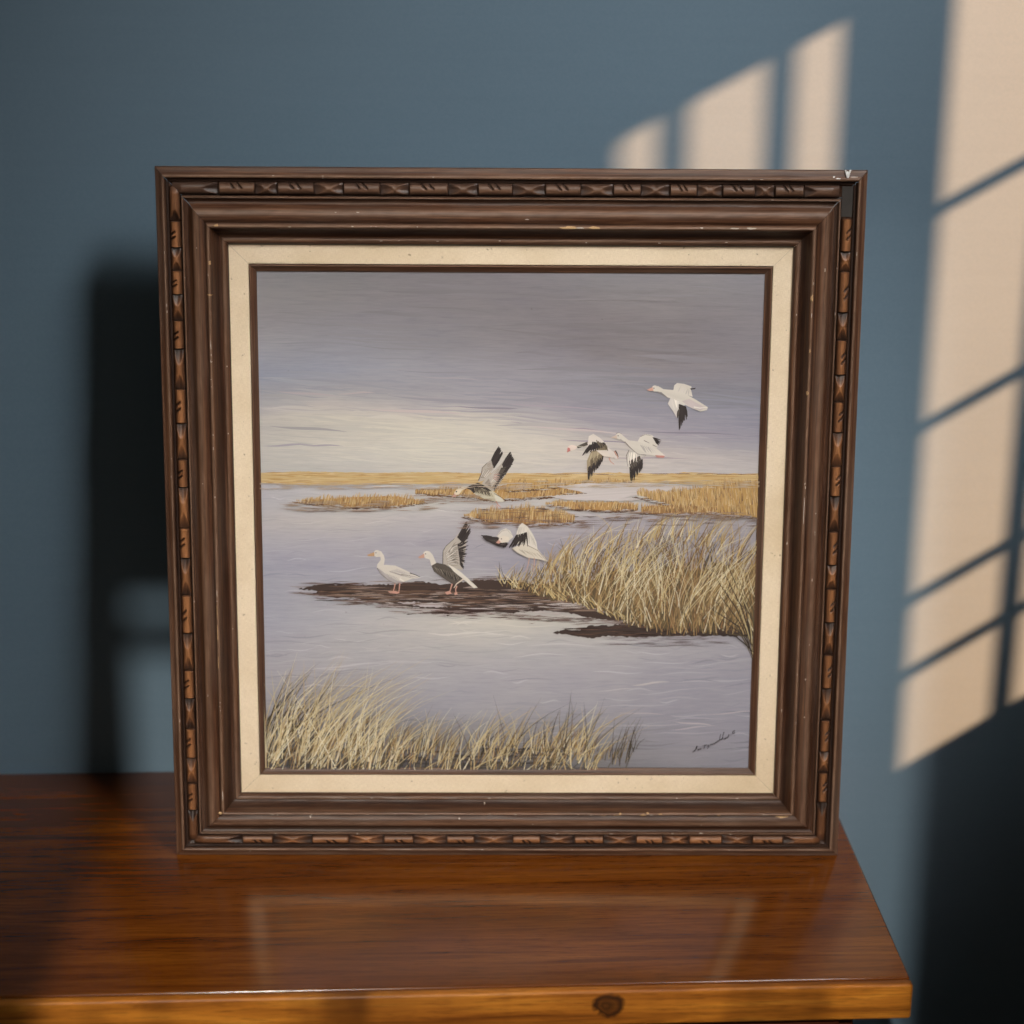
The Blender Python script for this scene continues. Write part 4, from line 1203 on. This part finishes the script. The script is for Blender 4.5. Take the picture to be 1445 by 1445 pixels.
for tx_, ty_ in [(1000, 802), (1008, 812), (1018, 800), (1024, 790), (1032, 806), (1040, 812), (1045, 830), (1002, 838), (996, 854), (1012, 870), (1000, 892), (1022, 893), (1052, 815), (1036, 842), (1010, 832), (1050, 850)]:
    bx_, by_ = 1064 + R.uniform(-3, 3), 925 + R.uniform(-10, 12)
    mx, my = (tx_ + bx_) / 2 + R.uniform(2, 12), (ty_ + by_) / 2 - R.uniform(2, 12)
    P.stroke([(bx_, by_), ((bx_ + mx) / 2 + 1, (by_ + my) / 2), (mx, my), ((tx_ + mx) / 2 - 1, (ty_ + my) / 2 - 1), (tx_, ty_)], [1.8, 1.7, 1.5, 1.1, 0.3], vary(R.choice((lin((96, 84, 66)), lin((186, 170, 130)), lin((70, 60, 54)), lin((60, 52, 48)), lin((82, 72, 58)))), 0.1))
P.done('painted_bank_grass', 'stuff')

P = Paint(0.0028)
for _ in range(110):
    x, y, L = R.uniform(360, 770), R.uniform(1056, 1090), R.uniform(20, 70)
    P.stroke([(x, y), (x + L / 2, y + R.uniform(-1, 1)), (x + L, y)], [0.2, R.uniform(1.5, 5), 0.2], vary(R.choice((lin((76, 72, 76)), lin((96, 92, 96)), lin((66, 62, 64)))), 0.1))
TOPF = [(370, 925), (400, 935), (440, 925), (480, 930), (510, 955), (540, 985), (565, 1000), (600, 985), (622, 988), (640, 1012), (660, 985), (700, 988), (728, 982), (742, 1020), (765, 1000), (800, 975), (830, 985), (842, 1030), (860, 1012), (900, 1010), (915, 1050)]
def front(n, x0, x1, hs, dark, lean, curve, wd=(0.9, 2.1), y0=1050, y1=1092):
    bl = []
    for _ in range(n):
        bl.append((R.uniform(y0, y1), R.uniform(x0, x1)))
    for y, x in sorted(bl):
        yt = np.interp(x, *zip(*TOPF))
        hgt = (y - yt) * R.uniform(*hs)
        c = R.choice(STRAW) if R.random() > dark else R.choice(DARKG)
        blade(P, x, y, hgt, R.gauss(lean, 0.20), R.gauss(curve, 0.22), R.uniform(*wd), vary(c, 0.15), vary(R.choice(STRAW[:4]) if c not in DARKG else c, 0.15))
def sweep(n, x0, x1, hs, pal, lean, curve, wd, y0, y1, ls=0.24, cs=0.26):
    bl = sorted((R.uniform(y0, y1), R.uniform(x0, x1)) for _ in range(n))
    for y, x in bl:
        yt = np.interp(x, *zip(*TOPF))
        blade(P, x, y, (y - yt) * R.uniform(*hs), R.gauss(lean, ls), R.gauss(curve, cs), R.uniform(*wd), vary(R.choice(pal), 0.16), vary(R.choice(pal), 0.18))
DK2 = DARKG + [lin((58, 54, 54)), lin((74, 68, 62)), lin((96, 86, 66))]
for x0, x1, d in ((366, 560, 1.0), (545, 640, 0.40), (630, 740, 0.42), (745, 840, 0.48)):
    m = lambda v: int(v * d)
    sweep(m(80), x0, x1, (0.15, 0.60), DK2, 0.16, 0.2, (0.8, 1.7), 1050, 1092)
    sweep(m(90), x0, x1, (0.20, 0.72), MIDG + STRAW[4:], 0.20, 0.24, (0.7, 1.5), 1050, 1092)
    sweep(m(80), x0, x1, (0.25, 0.92), LITE + STRAW[:2], 0.20, 0.28, (0.6, 1.4), 1050, 1092)
    sweep(m(44), x0, x1, (0.50, 1.0), LITE, 0.14, 0.36, (0.6, 1.5), 1050, 1090)
sweep(13, 842, 900, (0.2, 0.75), DK2, 0.12, 0.14, (0.7, 1.3), 1050, 1092)
sweep(12, 838, 890, (0.2, 0.6), STRAW, 0.12, 0.2, (0.6, 1.2), 1050, 1092)
sweep(11, 855, 900, (0.8, 1.05), DK2, 0.10, 0.08, (0.8, 1.4), 1066, 1092, 0.28, 0.1)
sweep(26, 366, 430, (0.45, 1.0), DK2, 0.28, 0.36, (0.7, 1.3), 1020, 1085)
sweep(70, 372, 540, (0.80, 1.14), LITE, 0.12, 0.40, (0.7, 1.5), 1030, 1088)
sweep(32, 540, 840, (0.75, 1.06), DK2, 0.16, 0.22, (0.5, 1.1), 1050, 1090)
sweep(60, 366, 840, (0.06, 0.26), DK2, 0.2, 0.3, (0.8, 1.8), 1072, 1094, 0.5)
sweep(50, 366, 840, (0.12, 0.4), LITE, 0.35, 0.4, (0.7, 1.5), 1070, 1092, 0.6)
P.done('painted_front_grass', 'stuff')

# signature, lower right
P = Paint(0.0031)
INK = lin((38, 33, 36))
def sig(pts, wd=1.0):
    q = [(960 + x / 14.45, 1010 + y / 14.45) for x, y in pts]
    P.stroke(q, [wd] * len(q), INK)
sig([(248, 728), (275, 705), (320, 660), (345, 600), (330, 600), (305, 670), (275, 715), (300, 700)], 0.9)
sig([(340, 685), (365, 660), (380, 665), (362, 690), (395, 670), (420, 645), (410, 670)], 0.9)
sig([(455, 600), (500, 575), (475, 655), (490, 600), (530, 575), (545, 580)], 0.9)
sig([(545, 610), (575, 580), (585, 600), (555, 640), (550, 655)], 0.9)
sig([(600, 585), (630, 560), (640, 575), (670, 550), (680, 560), (720, 525), (730, 530), (760, 490), (770, 505), (800, 475)], 1.0)
sig([(820, 360), (800, 430), (795, 485), (830, 460)], 0.9)
sig([(885, 315), (860, 400), (840, 480), (870, 430), (880, 465), (905, 440)], 1.0)
sig([(900, 470), (920, 440), (935, 425), (940, 445), (965, 425), (985, 365), (975, 380)], 0.9)
sig([(1105, 285), (1065, 305), (1060, 345), (1085, 350), (1105, 315)], 0.9)
P.done('painted_signature')
